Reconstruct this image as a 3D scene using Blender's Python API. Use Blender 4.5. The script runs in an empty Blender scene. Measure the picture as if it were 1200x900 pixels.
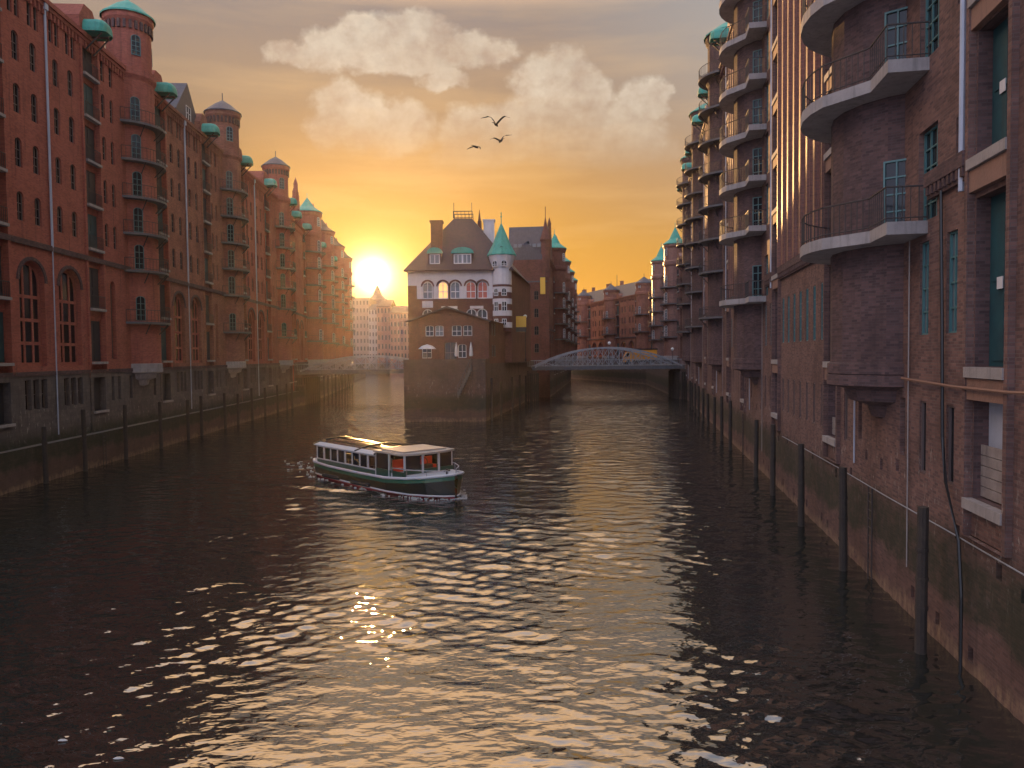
import bpy, math, random
from mathutils import Vector, Matrix
random.seed(7)
PI = math.pi
R = math.radians
sc = bpy.context.scene
C = sc.collection

# ------------------------------------------------------------------ camera
F = 880.0; CZ = 8.4
cam_d = bpy.data.cameras.new('camera'); cam = bpy.data.objects.new('camera', cam_d); C.objects.link(cam)
cam_d.sensor_width = 36; cam_d.lens = F/1200*36; cam_d.clip_end = 6000; cam_d.clip_start = .1
cam.matrix_world = Matrix.Translation((0, 0, CZ)) @ Matrix.Rotation(R(90-2.15), 4, 'X') @ Matrix.Rotation(R(-0.6), 4, 'Z')
sc.camera = cam
RC = cam.matrix_world.to_3x3()
def pdir(px, py):
    d = RC @ Vector(((px-600)/F, (450-py)/F, -1)); return d
def at(px, py, Y):
    d = pdir(px, py); k = Y/d.y
    return Vector((d.x*k, Y, CZ+d.z*k))
def at_z(px, py, z):
    d = pdir(px, py); k = (z-CZ)/d.z
    return Vector((d.x*k, d.y*k, z))

# ------------------------------------------------------------------ world
SD = pdir(437, 322).normalized()
SUN_EL = math.asin(SD.z); SUN_AZ = math.atan2(SD.x, SD.y)      # from +Y towards +X
w = bpy.data.worlds.new('World'); sc.world = w; w.use_nodes = True
nt = w.node_tree; N = nt.nodes; Lk = nt.links; N.clear()
def nd(tree, t, **kw):
    n = tree.nodes.new(t)
    for k, v in kw.items():
        if k == 'ins':
            for kk, vv in v.items():
                if hasattr(vv, 'is_linked') or isinstance(vv, bpy.types.NodeSocket): tree.links.new(vv, n.inputs[kk])
                else: n.inputs[kk].default_value = vv
        else: setattr(n, k, v)
    return n
def mth(tree, op, a, b=None, c=None, clamp=False):
    n = tree.nodes.new('ShaderNodeMath'); n.operation = op; n.use_clamp = clamp
    for i, v in enumerate((a, b, c)):
        if v is None: continue
        if isinstance(v, bpy.types.NodeSocket): tree.links.new(v, n.inputs[i])
        else: n.inputs[i].default_value = v
    return n.outputs[0]
def vmth(tree, op, a, b=None):
    n = tree.nodes.new('ShaderNodeVectorMath'); n.operation = op
    for i, v in enumerate((a, b)):
        if v is None: continue
        if isinstance(v, bpy.types.NodeSocket): tree.links.new(v, n.inputs[i])
        else: n.inputs[i].default_value = v
    return n
def ramp(tree, fac, stops, interp='LINEAR'):
    n = tree.nodes.new('ShaderNodeValToRGB'); n.color_ramp.interpolation = interp
    e = n.color_ramp.elements
    while len(e) > 1: e.remove(e[0])
    for i, (p, c) in enumerate(stops):
        q = e[0] if i == 0 else e.new(p)
        q.position = p; q.color = (c[0], c[1], c[2], 1)
    tree.links.new(fac, n.inputs[0])
    return n.outputs[0]
def mix(tree, fac, a, b, mode='MIX'):
    n = tree.nodes.new('ShaderNodeMix'); n.data_type = 'RGBA'; n.blend_type = mode
    for s, v in ((n.inputs[0], fac), (n.inputs[6], a), (n.inputs[7], b)):
        if isinstance(v, bpy.types.NodeSocket): tree.links.new(v, s)
        elif isinstance(v, (tuple, list)): s.default_value = (v[0], v[1], v[2], 1)
        else: s.default_value = v
    return n.outputs[2]
def lin(r, g, b):
    f = lambda c: (c/255/12.92) if c/255 <= .04045 else ((c/255+.055)/1.055)**2.4
    return (f(r), f(g), f(b))

tc = nd(nt, 'ShaderNodeTexCoord').outputs['Generated']
dirn = vmth(nt, 'NORMALIZE', tc).outputs[0]
sep = nd(nt, 'ShaderNodeSeparateXYZ', ins={0: dirn})
dx, dy, dz = sep.outputs
el = mth(nt, 'DIVIDE', mth(nt, 'ARCSINE', dz), PI/2, clamp=True)      # 0..1 = horizon..zenith
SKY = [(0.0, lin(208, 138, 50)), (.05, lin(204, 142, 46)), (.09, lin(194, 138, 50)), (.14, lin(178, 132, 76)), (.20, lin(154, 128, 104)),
       (.27, lin(136, 126, 124)), (.345, tuple(c*3.1 for c in lin(220, 174, 126))), (.48, tuple(c*3.0 for c in lin(186, 166, 154))), (.66, tuple(c*2.0 for c in lin(150, 154, 172))), (1, tuple(c*2.7 for c in lin(146, 158, 184)))]  # stops above the frame raised as added fill for walls and water
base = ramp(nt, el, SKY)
# away from the sunset: cooler mauve grey, brightened as unseen fill on the walls
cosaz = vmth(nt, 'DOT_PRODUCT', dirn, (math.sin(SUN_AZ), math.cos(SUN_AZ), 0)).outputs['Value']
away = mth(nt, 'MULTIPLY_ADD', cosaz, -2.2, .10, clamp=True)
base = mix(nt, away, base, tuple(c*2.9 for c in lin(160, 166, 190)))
# cooler and greyer to the upper right
rt = mth(nt, 'MULTIPLY', mth(nt, 'MULTIPLY', mth(nt, 'MULTIPLY_ADD', dx, 2.6, -.1, clamp=True), mth(nt, 'MULTIPLY_ADD', dz, 3.2, -.25, clamp=True)), .9)
base = mix(nt, rt, base, lin(168, 166, 164))
# broad streaks of thin high cloud
mp = nd(nt, 'ShaderNodeMapping', ins={0: dirn, 3: (2.2, 2.2, 16)})
n1 = nd(nt, 'ShaderNodeTexNoise', ins={'Vector': mp.outputs[0], 'Scale': 1.6, 'Detail': 5, 'Roughness': .55})
st = mth(nt, 'MULTIPLY', mth(nt, 'MULTIPLY_ADD', n1.outputs[0], 3.2, -1.55, clamp=True), .22)
base = mix(nt, st, base, lin(245, 200, 140))
# cumulus clouds: soft ellipses in direction space broken up by noise
sdy = mth(nt, 'MAXIMUM', dy, .05)
u = mth(nt, 'DIVIDE', dx, sdy); v = mth(nt, 'DIVIDE', dz, sdy)
uv = nd(nt, 'ShaderNodeCombineXYZ', ins={0: u, 1: v}).outputs[0]
nw = nd(nt, 'ShaderNodeTexNoise', ins={'Vector': uv, 'Scale': 17, 'Detail': 7, 'Roughness': .62})
wv = vmth(nt, 'SUBTRACT', nw.outputs['Color'], (.5, .5, .5)).outputs[0]
wv = vmth(nt, 'MULTIPLY', wv, (.06, .05, 0)).outputs[0]
uvw = vmth(nt, 'ADD', uv, wv).outputs[0]
ELL = [  # px, py, rx, ry of cloud lumps
 (345,62,40,16),(385,52,42,26),(430,42,52,32),(480,42,60,34),(535,58,62,24),(575,62,40,16),(460,70,110,22),(520,95,30,14),
 (400,128,40,34),(430,148,60,36),(470,150,42,36),(390,150,34,30),
 (545,160,42,38),(590,150,50,36),(640,110,46,46),(663,85,36,34),(690,110,34,30),(640,160,90,34),(700,150,60,40),(750,120,36,30),(735,165,60,32),(770,110,20,20),(700,178,110,24),(560,182,60,22)]
acc = None
for (px, py, rx, ry) in ELL:
    d = pdir(px, py); c = (d.x/d.y, d.z/d.y, 0)
    q = vmth(nt, 'SUBTRACT', uvw, c).outputs[0]
    q = vmth(nt, 'MULTIPLY', q, (F/(rx*1.05), F/(ry*1.05), 0)).outputs[0]
    l = vmth(nt, 'LENGTH', q).outputs['Value']
    f = mth(nt, 'SUBTRACT', 1.0, l)
    acc = f if acc is None else mth(nt, 'SMOOTH_MAX', acc, f, .12)
n2 = nd(nt, 'ShaderNodeTexNoise', ins={'Vector': uv, 'Scale': 30, 'Detail': 8, 'Roughness': .6})
n3 = nd(nt, 'ShaderNodeTexNoise', ins={'Vector': uv, 'Scale': 8, 'Detail': 4, 'Roughness': .6})
den = mth(nt, 'ADD', acc, mth(nt, 'MULTIPLY_ADD', n2.outputs[0], .5, -.27))
den = mth(nt, 'MULTIPLY', den, 3.3, clamp=True)
den = mth(nt, 'MULTIPLY', den, mth(nt, 'GREATER_THAN', dy, .2))
# clouds dissolve downwards
fade = mth(nt, 'MULTIPLY_ADD', v, 9.5, -2.25, clamp=True)
den = mth(nt, 'MULTIPLY', mth(nt, 'MULTIPLY', den, fade), mth(nt, 'MULTIPLY_ADD', n3.outputs[0], .7, .22))
den = mth(nt, 'MULTIPLY', den, 1.15, clamp=True)
cc = mix(nt, mth(nt, 'MULTIPLY_ADD', mth(nt, 'ADD', mth(nt, 'MULTIPLY', n2.outputs[0], .6), mth(nt, 'MULTIPLY', n3.outputs[0], .5)), 4.5, -1.95, clamp=True), lin(178, 158, 142), lin(212, 200, 182))
base = mix(nt, den, base, cc)
# glow of the sun
dt = vmth(nt, 'DOT_PRODUCT', dirn, tuple(SD)).outputs['Value']
ang = mth(nt, 'ARCCOSINE', mth(nt, 'MINIMUM', dt, .999999))
def glow(wd, amp): return mth(nt, 'MULTIPLY', mth(nt, 'EXPONENT', mth(nt, 'MULTIPLY', mth(nt, 'DIVIDE', ang, R(wd)), -1)), amp)
g1 = mix(nt, 1.0, (1, .80, .42), nd(nt, 'ShaderNodeCombineXYZ', ins={0: glow(.62, 13), 1: glow(.62, 13), 2: glow(.62, 12)}).outputs[0], 'MULTIPLY')
g2 = mix(nt, 1.0, (1, .62, .14), nd(nt, 'ShaderNodeCombineXYZ', ins={0: glow(4.5, .22), 1: glow(4.5, .20), 2: glow(4.5, .14)}).outputs[0], 'MULTIPLY')
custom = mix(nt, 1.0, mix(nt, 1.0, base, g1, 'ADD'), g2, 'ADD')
sky = nd(nt, 'ShaderNodeTexSky', sky_type='NISHITA', sun_disc=False, sun_elevation=SUN_EL, sun_rotation=SUN_AZ, dust_density=4.0, air_density=1.5)
b1 = nd(nt, 'ShaderNodeBackground', ins={0: mix(nt, .95, sky.outputs[0], (0, 0, 0)), 1: .05})
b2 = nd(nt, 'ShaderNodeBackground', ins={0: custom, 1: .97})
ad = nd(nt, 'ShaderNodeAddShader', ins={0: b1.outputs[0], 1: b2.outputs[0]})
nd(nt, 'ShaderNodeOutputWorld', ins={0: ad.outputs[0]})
w.cycles.sampling_method = 'MANUAL'; w.cycles.sample_map_resolution = 1024

sl = bpy.data.lights.new('sun', 'SUN'); so = bpy.data.objects.new('sun', sl); C.objects.link(so)
sl.energy = 5.0; sl.angle = R(.7); sl.color = (1, .55, .20)
so.rotation_euler = SD.to_track_quat('Z', 'Y').to_euler(); so.location = (0, 0, 60)

sc.view_settings.view_transform = 'Standard'; sc.view_settings.look = 'None'
sc.view_settings.exposure = 0.3; sc.view_settings.gamma = 1
sc.render.resolution_x = 1024; sc.render.resolution_y = 768

# ------------------------------------------------------------------ materials
MT = {}
def pm(name, col, rough=.8, metal=0, spec=.5, emit=None, es=0):
    m = bpy.data.materials.new(name); m.use_nodes = True
    b = m.node_tree.nodes['Principled BSDF']
    b.inputs['Base Color'].default_value = (*col, 1); b.inputs['Roughness'].default_value = rough
    b.inputs['Metallic'].default_value = metal; b.inputs['Specular IOR Level'].default_value = spec
    if emit: b.inputs['Emission Color'].default_value = (*emit, 1); b.inputs['Emission Strength'].default_value = es
    MT[name] = m; return m
def pos_node(t): return nd(t, 'ShaderNodeNewGeometry').outputs['Position']
def weathered(name, c1, c2, rough=.8, scale=1.2, streak=True, bump=.0, metal=0, dirt=(.03, .03, .03), dirt_amt=.45):
    m = pm(name, c1, rough, metal); t = m.node_tree; b = t.nodes['Principled BSDF']
    p = pos_node(t)
    a = nd(t, 'ShaderNodeTexNoise', ins={'Vector': p, 'Scale': scale, 'Detail': 6, 'Roughness': .65}).outputs[0]
    col = mix(t, mth(t, 'MULTIPLY_ADD', a, 2.4, -.7, clamp=True), c1, c2)
    if streak:
        mp = nd(t, 'ShaderNodeMapping', ins={0: p, 3: (3, 3, .25)}).outputs[0]
        s = nd(t, 'ShaderNodeTexNoise', ins={'Vector': mp, 'Scale': 1.6, 'Detail': 4, 'Roughness': .6}).outputs[0]
        col = mix(t, mth(t, 'MULTIPLY', mth(t, 'MULTIPLY_ADD', s, 4, -2.1, clamp=True), dirt_amt), col, dirt)
    t.links.new(col, b.inputs['Base Color'])
    if bump:
        n = nd(t, 'ShaderNodeTexNoise', ins={'Vector': p, 'Scale': scale*9, 'Detail': 4})
        bp = nd(t, 'ShaderNodeBump', ins={'Height': n.outputs[0], 'Strength': bump, 'Distance': .05})
        t.links.new(bp.outputs[0], b.inputs['Normal'])
    return m
def brick(name, c1, c2, mortar, grime=.5, tide=False, row=.085, wid=.26):
    m = pm(name, c1, .85, spec=.3); t = m.node_tree; b = t.nodes['Principled BSDF']
    uvn = nd(t, 'ShaderNodeUVMap', uv_map='UVMap').outputs[0]
    bt = nd(t, 'ShaderNodeTexBrick', ins={'Vector': uvn, 'Scale': 1.0, 'Color1': (*c1, 1), 'Color2': (*c2, 1), 'Mortar': (*mortar, 1),
            'Mortar Size': .009, 'Mortar Smooth': .3, 'Brick Width': wid, 'Row Height': row, 'Bias': 0.0})
    p = pos_node(t)
    col = bt.outputs[0]
    a = nd(t, 'ShaderNodeTexNoise', ins={'Vector': p, 'Scale': .45, 'Detail': 7, 'Roughness': .68}).outputs[0]
    col = mix(t, mth(t, 'MULTIPLY', mth(t, 'MULTIPLY_ADD', a, 4.0, -1.8, clamp=True), grime), col, tuple(c*.32 for c in c1))
    a2 = nd(t, 'ShaderNodeTexNoise', ins={'Vector': p, 'Scale': 2.1, 'Detail': 6, 'Roughness': .7}).outputs[0]
    col = mix(t, mth(t, 'MULTIPLY', mth(t, 'MULTIPLY_ADD', a2, 4.0, -2.2, clamp=True), .5), col, tuple(min(1, c*1.5+.02) for c in c2))
    mp = nd(t, 'ShaderNodeMapping', ins={0: p, 3: (2.3, 2.3, .16)}).outputs[0]
    s = nd(t, 'ShaderNodeTexNoise', ins={'Vector': mp, 'Scale': 1.3, 'Detail': 5, 'Roughness': .62}).outputs[0]
    col = mix(t, mth(t, 'MULTIPLY', mth(t, 'MULTIPLY_ADD', s, 5, -2.75, clamp=True), .5), col, (.035, .028, .028))
    if tide:
        z = nd(t, 'ShaderNodeSeparateXYZ', ins={0: p}).outputs[2]
        wob = nd(t, 'ShaderNodeTexNoise', ins={'Vector': p, 'Scale': .9, 'Detail': 5}).outputs[0]
        zz = mth(t, 'ADD', z, mth(t, 'MULTIPLY_ADD', wob, 1.4, -.7))
        # white lime blooms high, green-black tide band, rust-red wet zone
        lime_glint = nd(t, 'ShaderNodeTexNoise', ins={'Vector': nd(t, 'ShaderNodeMapping', ins={0: p, 3: (4, 4, 1.4)}).outputs[0], 'Scale': 1.1, 'Detail': 8, 'Roughness': .75}).outputs[0]
        lz = mth(t, 'MULTIPLY', mth(t, 'MULTIPLY_ADD', zz, .9, -1.6, clamp=True), mth(t, 'MULTIPLY_ADD', zz, -.7, 4.2, clamp=True))
        col = mix(t, mth(t, 'MULTIPLY', mth(t, 'MULTIPLY', mth(t, 'MULTIPLY_ADD', lime_glint, 9, -5.2, clamp=True), lz), .75), col, (.50, .47, .42))
        g = mth(t, 'MULTIPLY', mth(t, 'MULTIPLY_ADD', zz, 2.2, -2.6, clamp=True), mth(t, 'MULTIPLY_ADD', zz, -1.1, 4.1, clamp=True))
        col = mix(t, mth(t, 'MULTIPLY', mth(t, 'MULTIPLY', g, mth(t, 'MULTIPLY_ADD', a2, 1.6, .1, clamp=True)), .8), col, (.022, .030, .016))
        col = mix(t, mth(t, 'MULTIPLY', mth(t, 'MULTIPLY_ADD', zz, -2.2, 3.4, clamp=True), .38), col, (.075, .042, .030))
        col = mix(t, mth(t, 'MULTIPLY', mth(t, 'MULTIPLY', mth(t, 'MULTIPLY_ADD', zz, -3.0, 1.6, clamp=True), mth(t, 'MULTIPLY_ADD', lime_glint, 5, -2.0, clamp=True)), .7), col, (.30, .20, .12))  # bright spots at the waterline: painted water reflections and foam
    t.links.new(col, b.inputs['Base Color'])
    h = mth(t, 'MULTIPLY_ADD', bt.outputs['Fac'], -1.0, mth(t, 'MULTIPLY', a2, .8))
    bp = nd(t, 'ShaderNodeBump', ins={'Height': h, 'Strength': .55, 'Distance': .015})
    t.links.new(bp.outputs[0], b.inputs['Normal'])
    return m
brick('brick_red', (.44, .120, .080), (.29, .075, .055), (.24, .15, .12), grime=.42)
brick('brick_rust', (.36, .145, .095), (.22, .08, .06), (.22, .14, .11), grime=.6)
brick('brick_base', (.105, .092, .088), (.14, .118, .11), (.08, .072, .07), grime=.5, tide=True, row=.28, wid=.6)
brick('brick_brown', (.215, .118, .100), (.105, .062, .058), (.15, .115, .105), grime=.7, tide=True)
brick('brick_upper', (.32, .15, .11), (.19, .09, .075), (.18, .13, .12), grime=.45)
bb_ = MT['brick_upper'].node_tree.nodes['Principled BSDF']; bb_.inputs['Roughness'].default_value = .42; bb_.inputs['Specular IOR Level'].default_value = .42
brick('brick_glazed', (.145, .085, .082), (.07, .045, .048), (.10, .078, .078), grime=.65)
brick('brick_island', (.20, .070, .050), (.12, .048, .038), (.16, .10, .08), grime=.5)
brick('brick_quay', (.13, .085, .068), (.095, .066, .056), (.12, .09, .08), grime=.6, tide=True, row=.2, wid=.5)
weathered('stone', (.34, .31, .30), (.24, .22, .215), .8, 1.5, bump=.3)
weathered('stone_red', (.26, .145, .11), (.19, .115, .09), .8, 1.5, bump=.3)
weathered('concrete', (.36, .33, .32), (.24, .22, .22), .85, 1.1, bump=.3)
weathered('plaster', (.66, .62, .62), (.55, .51, .51), .8, .8, dirt=(.25, .2, .18), dirt_amt=.3)
weathered('slate', (.075, .07, .085), (.05, .048, .06), .55, 2)
weathered('roof_tile', (.09, .050, .045), (.06, .038, .036), .7, 2)
weathered('copper', (.055, .36, .27), (.03, .25, .20), .6, 1.5, dirt=(.03, .10, .08))
weathered('iron', (.035, .033, .036), (.06, .045, .04), .6, 3)
weathered('steel_grey', (.33, .34, .36), (.22, .23, .25), .5, 2, dirt=(.12, .10, .09))
weathered('deck_steel', (.12, .12, .13), (.08, .08, .085), .6, 2)
weathered('pile_wood', (.028, .022, .020), (.05, .038, .03), .8, 3, bump=.6, dirt=(.012, .02, .012))
weathered('planks', (.30, .26, .24), (.19, .16, .15), .85, 2.5, bump=.4)
weathered('door_teal', (.02, .085, .10), (.015, .05, .065), .5, 2)
weathered('door_dark', (.022, .026, .036), (.035, .035, .045), .6, 2)
weathered('zinc', (.42, .46, .55), (.34, .38, .46), .4, 2, dirt=(.2, .2, .22))
weathered('cobble', (.13, .12, .115), (.09, .085, .08), .85, 1.5)
weathered('far_stone', (.24, .19, .17), (.18, .145, .13), .85, .3)
weathered('moss', (.05, .07, .025), (.09, .10, .04), .95, 3, bump=.8)
pm('white_paint', (.62, .62, .64), .5); pm('teal_frame', (.07, .17, .18), .5); pm('dark_frame', (.12, .09, .085), .6)
pm('glass', (.012, .015, .02), .12, spec=.35); pm('glass_pale', (.13, .15, .17), .15)
pm('glass_lit', (.5, .3, .12), .3, emit=(1, .52, .16), es=1.0); pm('glass_red', (.25, .04, .03), .3, emit=(1, .2, .08), es=.08)
pm('orange_paint', (.72, .30, .03), .45); pm('black_paint', (.012, .012, .013), .4)
pm('boat_green', (.015, .06, .04), .3); pm('boat_dark', (.008, .016, .016), .3); pm('boat_stripe', (.012, .10, .06), .4)
pm('boat_white', (.46, .46, .47), .55); pm('boat_red', (.50, .03, .05), .4); pm('seat_red', (.75, .07, .03), .6)
pm('boat_wood', (.09, .05, .03), .6); pm('rubber', (.02, .02, .02), .85)
pm('roof_glass', (.10, .07, .05), .10); pm('cable', (.20, .105, .075), .6); pm('lamp_globe', (.8, .8, .78), .3)
pm('boat_lamp', (1, .7, .4), .3, emit=(1, .55, .25), es=30)
pm('bird', (.03, .028, .03), .8); pm('skin', (.45, .26, .18), .6); pm('shirt', (.6, .58, .56), .9); pm('hair', (.03, .02, .015), .8); pm('trousers', (.04, .045, .07), .9)
pm('sign_yellow', (.75, .45, .05), .5); pm('canvas', (.6, .56, .52), .9)
pm('canvas_roof', (.30, .27, .24), .7); pm('foam', (.42, .41, .39), .6)

# ------------------------------------------------------------------ mesh helpers
class MB:
    def __init__(s): s.v = []; s.f = []; s.m = []
    def poly(s, pts, m=0):
        i = len(s.v); s.v += [tuple(p) for p in pts]; s.f.append(tuple(range(i, i+len(pts)))); s.m.append(m)
    def box(s, x0, x1, y0, y1, z0, z1, m=0):
        if x0 > x1: x0, x1 = x1, x0
        if y0 > y1: y0, y1 = y1, y0
        i = len(s.v)
        s.v += [(x0,y0,z0),(x1,y0,z0),(x1,y1,z0),(x0,y1,z0),(x0,y0,z1),(x1,y0,z1),(x1,y1,z1),(x0,y1,z1)]
        for f in ((0,3,2,1),(4,5,6,7),(0,1,5,4),(1,2,6,5),(2,3,7,6),(3,0,4,7)):
            s.f.append(tuple(i+k for k in f)); s.m.append(m)
    def prism(s, pts, z0, z1, m=0, mcap=None):          # pts: xy polygon, counter-clockwise
        i = len(s.v); n = len(pts)
        s.v += [(p[0], p[1], z0) for p in pts]+[(p[0], p[1], z1) for p in pts]
        for k in range(n):
            q = (k+1) % n; s.f.append((i+k, i+q, i+n+q, i+n+k)); s.m.append(m)
        mc = m if mcap is None else mcap
        s.f.append(tuple(i+n+k for k in range(n))); s.m.append(mc)
        s.f.append(tuple(i+k for k in reversed(range(n)))); s.m.append(mc)
    def extr(s, pts, off, m=0):                          # any 3-D polygon extruded by a vector
        i = len(s.v); n = len(pts)
        s.v += [tuple(p) for p in pts]+[tuple(Vector(p)+Vector(off)) for p in pts]
        for k in range(n):
            q = (k+1) % n; s.f.append((i+k, i+q, i+n+q, i+n+k)); s.m.append(m)
        s.f.append(tuple(i+n+k for k in range(n))); s.m.append(m)
        s.f.append(tuple(i+k for k in reversed(range(n)))); s.m.append(m)
    def tube(s, pts, r, n=6, m=0, cap=True, r2=None):
        pts = [Vector(p) for p in pts]; rings = []
        for k, p in enumerate(pts):
            d = (pts[min(k+1, len(pts)-1)]-pts[max(k-1, 0)])
            if d.length < 1e-9: d = Vector((0, 0, 1))
            d.normalize()
            a = Vector((0, 0, 1)) if abs(d.z) < .9 else Vector((1, 0, 0))
            e1 = d.cross(a).normalized(); e2 = d.cross(e1)
            rr = r if r2 is None else r+(r2-r)*k/(len(pts)-1)
            i = len(s.v); s.v += [tuple(p+e1*math.cos(2*PI*j/n)*rr+e2*math.sin(2*PI*j/n)*rr) for j in range(n)]; rings.append(i)
        for k in range(len(rings)-1):
            for j in range(n):
                q = (j+1) % n
                s.f.append((rings[k]+j, rings[k]+q, rings[k+1]+q, rings[k+1]+j)); s.m.append(m)
        if cap:
            s.f.append(tuple(rings[0]+j for j in reversed(range(n)))); s.m.append(m)
            s.f.append(tuple(rings[-1]+j for j in range(n))); s.m.append(m)
    def lathe(s, prof, cx, cy, n=16, a0=0, a1=2*PI, m=0):   # prof: (r, z) list
        full = abs(a1-a0-2*PI) < 1e-6
        cnt = n if full else n+1
        i0 = len(s.v)
        for (r, z) in prof:
            for j in range(cnt):
                a = a0+(a1-a0)*j/n; s.v.append((cx+r*math.cos(a), cy+r*math.sin(a), z))
        for k in range(len(prof)-1):
            for j in range(n):
                q = (j+1) % cnt if full else j+1
                s.f.append((i0+k*cnt+j, i0+k*cnt+q, i0+(k+1)*cnt+q, i0+(k+1)*cnt+j)); s.m.append(m)
    def mesh(s, name, mats, smooth=False):
        me = bpy.data.meshes.new(name); me.from_pydata(s.v, [], s.f)
        for mm in mats: me.materials.append(MT[mm])
        me.polygons.foreach_set('material_index', s.m)
        if smooth: me.polygons.foreach_set('use_smooth', [True]*len(s.f))
        me.update()
        ul = me.uv_layers.new(name='UVMap')
        data = [0.0]*(2*len(me.loops)); vs = me.vertices
        for p in me.polygons:
            n = p.normal
            if abs(n.z) > .75: ax = (1, 0, 0); ay = (0, 1, 0); nz = False
            else:
                l = math.hypot(n.x, n.y) or 1; ax = (-n.y/l, n.x/l, 0); nz = True
            for li in p.loop_indices:
                c = vs[me.loops[li].vertex_index].co
                data[2*li] = c.x*ax[0]+c.y*ax[1]; data[2*li+1] = c.z if nz else c.y
        ul.data.foreach_set('uv', data)
        return me
    def build(s, name, mats, parent=None, smooth=False, loc=None):
        if isinstance(mats, str): mats = [mats]
        o = bpy.data.objects.new(name, s.mesh(name, mats, smooth)); C.objects.link(o)
        if parent: o.parent = parent
        if loc: o.location = loc
        return o
def link(name, me, parent=None, loc=(0, 0, 0), rz=0):
    o = bpy.data.objects.new(name, me); C.objects.link(o); o.parent = parent; o.location = loc
    if rz: o.rotation_euler = (0, 0, rz)
    return o
def tag(o, label, cat, group=None):
    o['label'] = label; o['category'] = cat
    if group: o['group'] = group
    return o
def thing(name, label, cat, loc=(0, 0, 0), rz=0, group=None):
    o = bpy.data.objects.new(name, None); C.objects.link(o); o.location = loc; o.rotation_euler = (0, 0, rz)
    o.empty_display_size = .3
    return tag(o, label, cat, group)
def struct(o): o['kind'] = 'structure'; return o

def arc_pts(xa, xb, zs, rise, n=8):
    w2 = (xb-xa)/2; cx = (xa+xb)/2
    return [(cx-w2*math.cos(PI*k/n), zs+rise*math.sin(PI*k/n)) for k in range(n+1)]
def facade(mb, x0, x1, z0, z1, y, ops, depth=.3, m=0, mr=None):
    """wall plane at y with real recessed openings (xa, xb, za, zb, rise)"""
    mr = m if mr is None else mr
    xs = sorted({x0, x1} | {o[0] for o in ops} | {o[1] for o in ops}); xs = [x for x in xs if x0 <= x <= x1]
    zs = sorted({z0, z1} | {o[2] for o in ops} | {o[3] for o in ops}); zs = [z for z in zs if z0 <= z <= z1]
    for i in range(len(xs)-1):
        run = None
        for j in range(len(zs)-1):
            cx = (xs[i]+xs[i+1])/2; cz = (zs[j]+zs[j+1])/2
            inside = any(o[0] < cx < o[1] and o[2] < cz < o[3] for o in ops)
            if not inside and run is None: run = zs[j]
            if inside and run is not None:
                mb.poly([(xs[i], y, run), (xs[i+1], y, run), (xs[i+1], y, zs[j]), (xs[i], y, zs[j])][::-1], m); run = None
        if run is not None: mb.poly([(xs[i], y, run), (xs[i+1], y, run), (xs[i+1], y, z1), (xs[i], y, z1)][::-1], m)
    for o in ops:
        xa, xb, za, zb = o[:4]; rise = o[4] if len(o) > 4 else 0; d = o[5] if len(o) > 5 else depth; yb = y-d
        zs_ = zb-rise
        mb.poly([(xa, y, za), (xa, yb, za), (xa, yb, zs_), (xa, y, zs_)], mr)
        mb.poly([(xb, yb, za), (xb, y, za), (xb, y, zs_), (xb, yb, zs_)], mr)
        mb.poly([(xa, y, za), (xb, y, za), (xb, yb, za), (xa, yb, za)], mr)
        if rise <= 0: mb.poly([(xa, yb, zb), (xb, yb, zb), (xb, y, zb), (xa, y, zb)], mr)
        else:
            ap = arc_pts(xa, xb, zs_, rise)
            for k in range(len(ap)-1):
                (a, b), (c, d2) = ap[k], ap[k+1]
                mb.poly([(a, y, b), (a, y, zb), (c, y, zb), (c, y, d2)], m)
                mb.poly([(a, yb, b), (c, yb, d2), (c, y, d2), (a, y, b)], mr)
WC = {}
def window_meshes(w_, h, rise, nv, nh, fm, gm, ft=.06):
    key = (round(w_, 2), round(h, 2), round(rise, 2), nv, nh, fm, gm, ft)
    if key in WC: return WC[key]
    p = MB()
    ap = arc_pts(-w_/2, w_/2, h-rise, rise) if rise > 0 else [(-w_/2, h), (w_/2, h)]
    p.poly([(-w_/2, 0, 0)]+[(a, 0, b) for a, b in ap]+[(w_/2, 0, 0)])
    pm_ = p.mesh('window', [gm])
    f = MB(); T = ft
    f.box(-w_/2, -w_/2+T, .005, .07, 0, h-rise); f.box(w_/2-T, w_/2, .005, .07, 0, h-rise); f.box(-w_/2+T, w_/2-T, .005, .07, 0, T)
    if rise > 0:
        for k in range(len(ap)-1):
            a, b = Vector((ap[k][0], 0, ap[k][1])), Vector((ap[k+1][0], 0, ap[k+1][1]))
            c = Vector((0, 0, h-rise)); s_ = 1-T/(w_/2)
            ai = c+(a-c)*s_; bi = c+(b-c)*s_
            f.extr([(a.x, .005, a.z), (b.x, .005, b.z), (bi.x, .005, bi.z), (ai.x, .005, ai.z)], (0, .065, 0))
    else: f.box(-w_/2+T, w_/2-T, .005, .07, h-T, h)
    for k in range(nv):
        x = -w_/2+w_*(k+1)/(nv+1); top = h-rise+(rise*math.sqrt(max(0, 1-(x/(w_/2))**2)) if rise > 0 else 0)
        f.box(x-T*.4, x+T*.4, .005, .06, T, top-T*.6)
    for k in range(nh):
        z = (h-rise*.6)*(k+1)/(nh+1); f.box(-w_/2+T, w_/2-T, .005, .055, z-T*.4, z+T*.4)
    fr = f.mesh('frame', [fm])
    WC[key] = (pm_, fr); return WC[key]
def window(parent, xc, zb, y, w_, h, rise=0, nv=1, nh=2, fm='white_paint', gm='glass', name='window', rz=0, ft=.06):
    a, b = window_meshes(w_, h, rise, nv, nh, fm, gm, ft)
    o = link(name, a, parent, (xc, y, zb), rz); link('frame', b, o)
    return o
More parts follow.
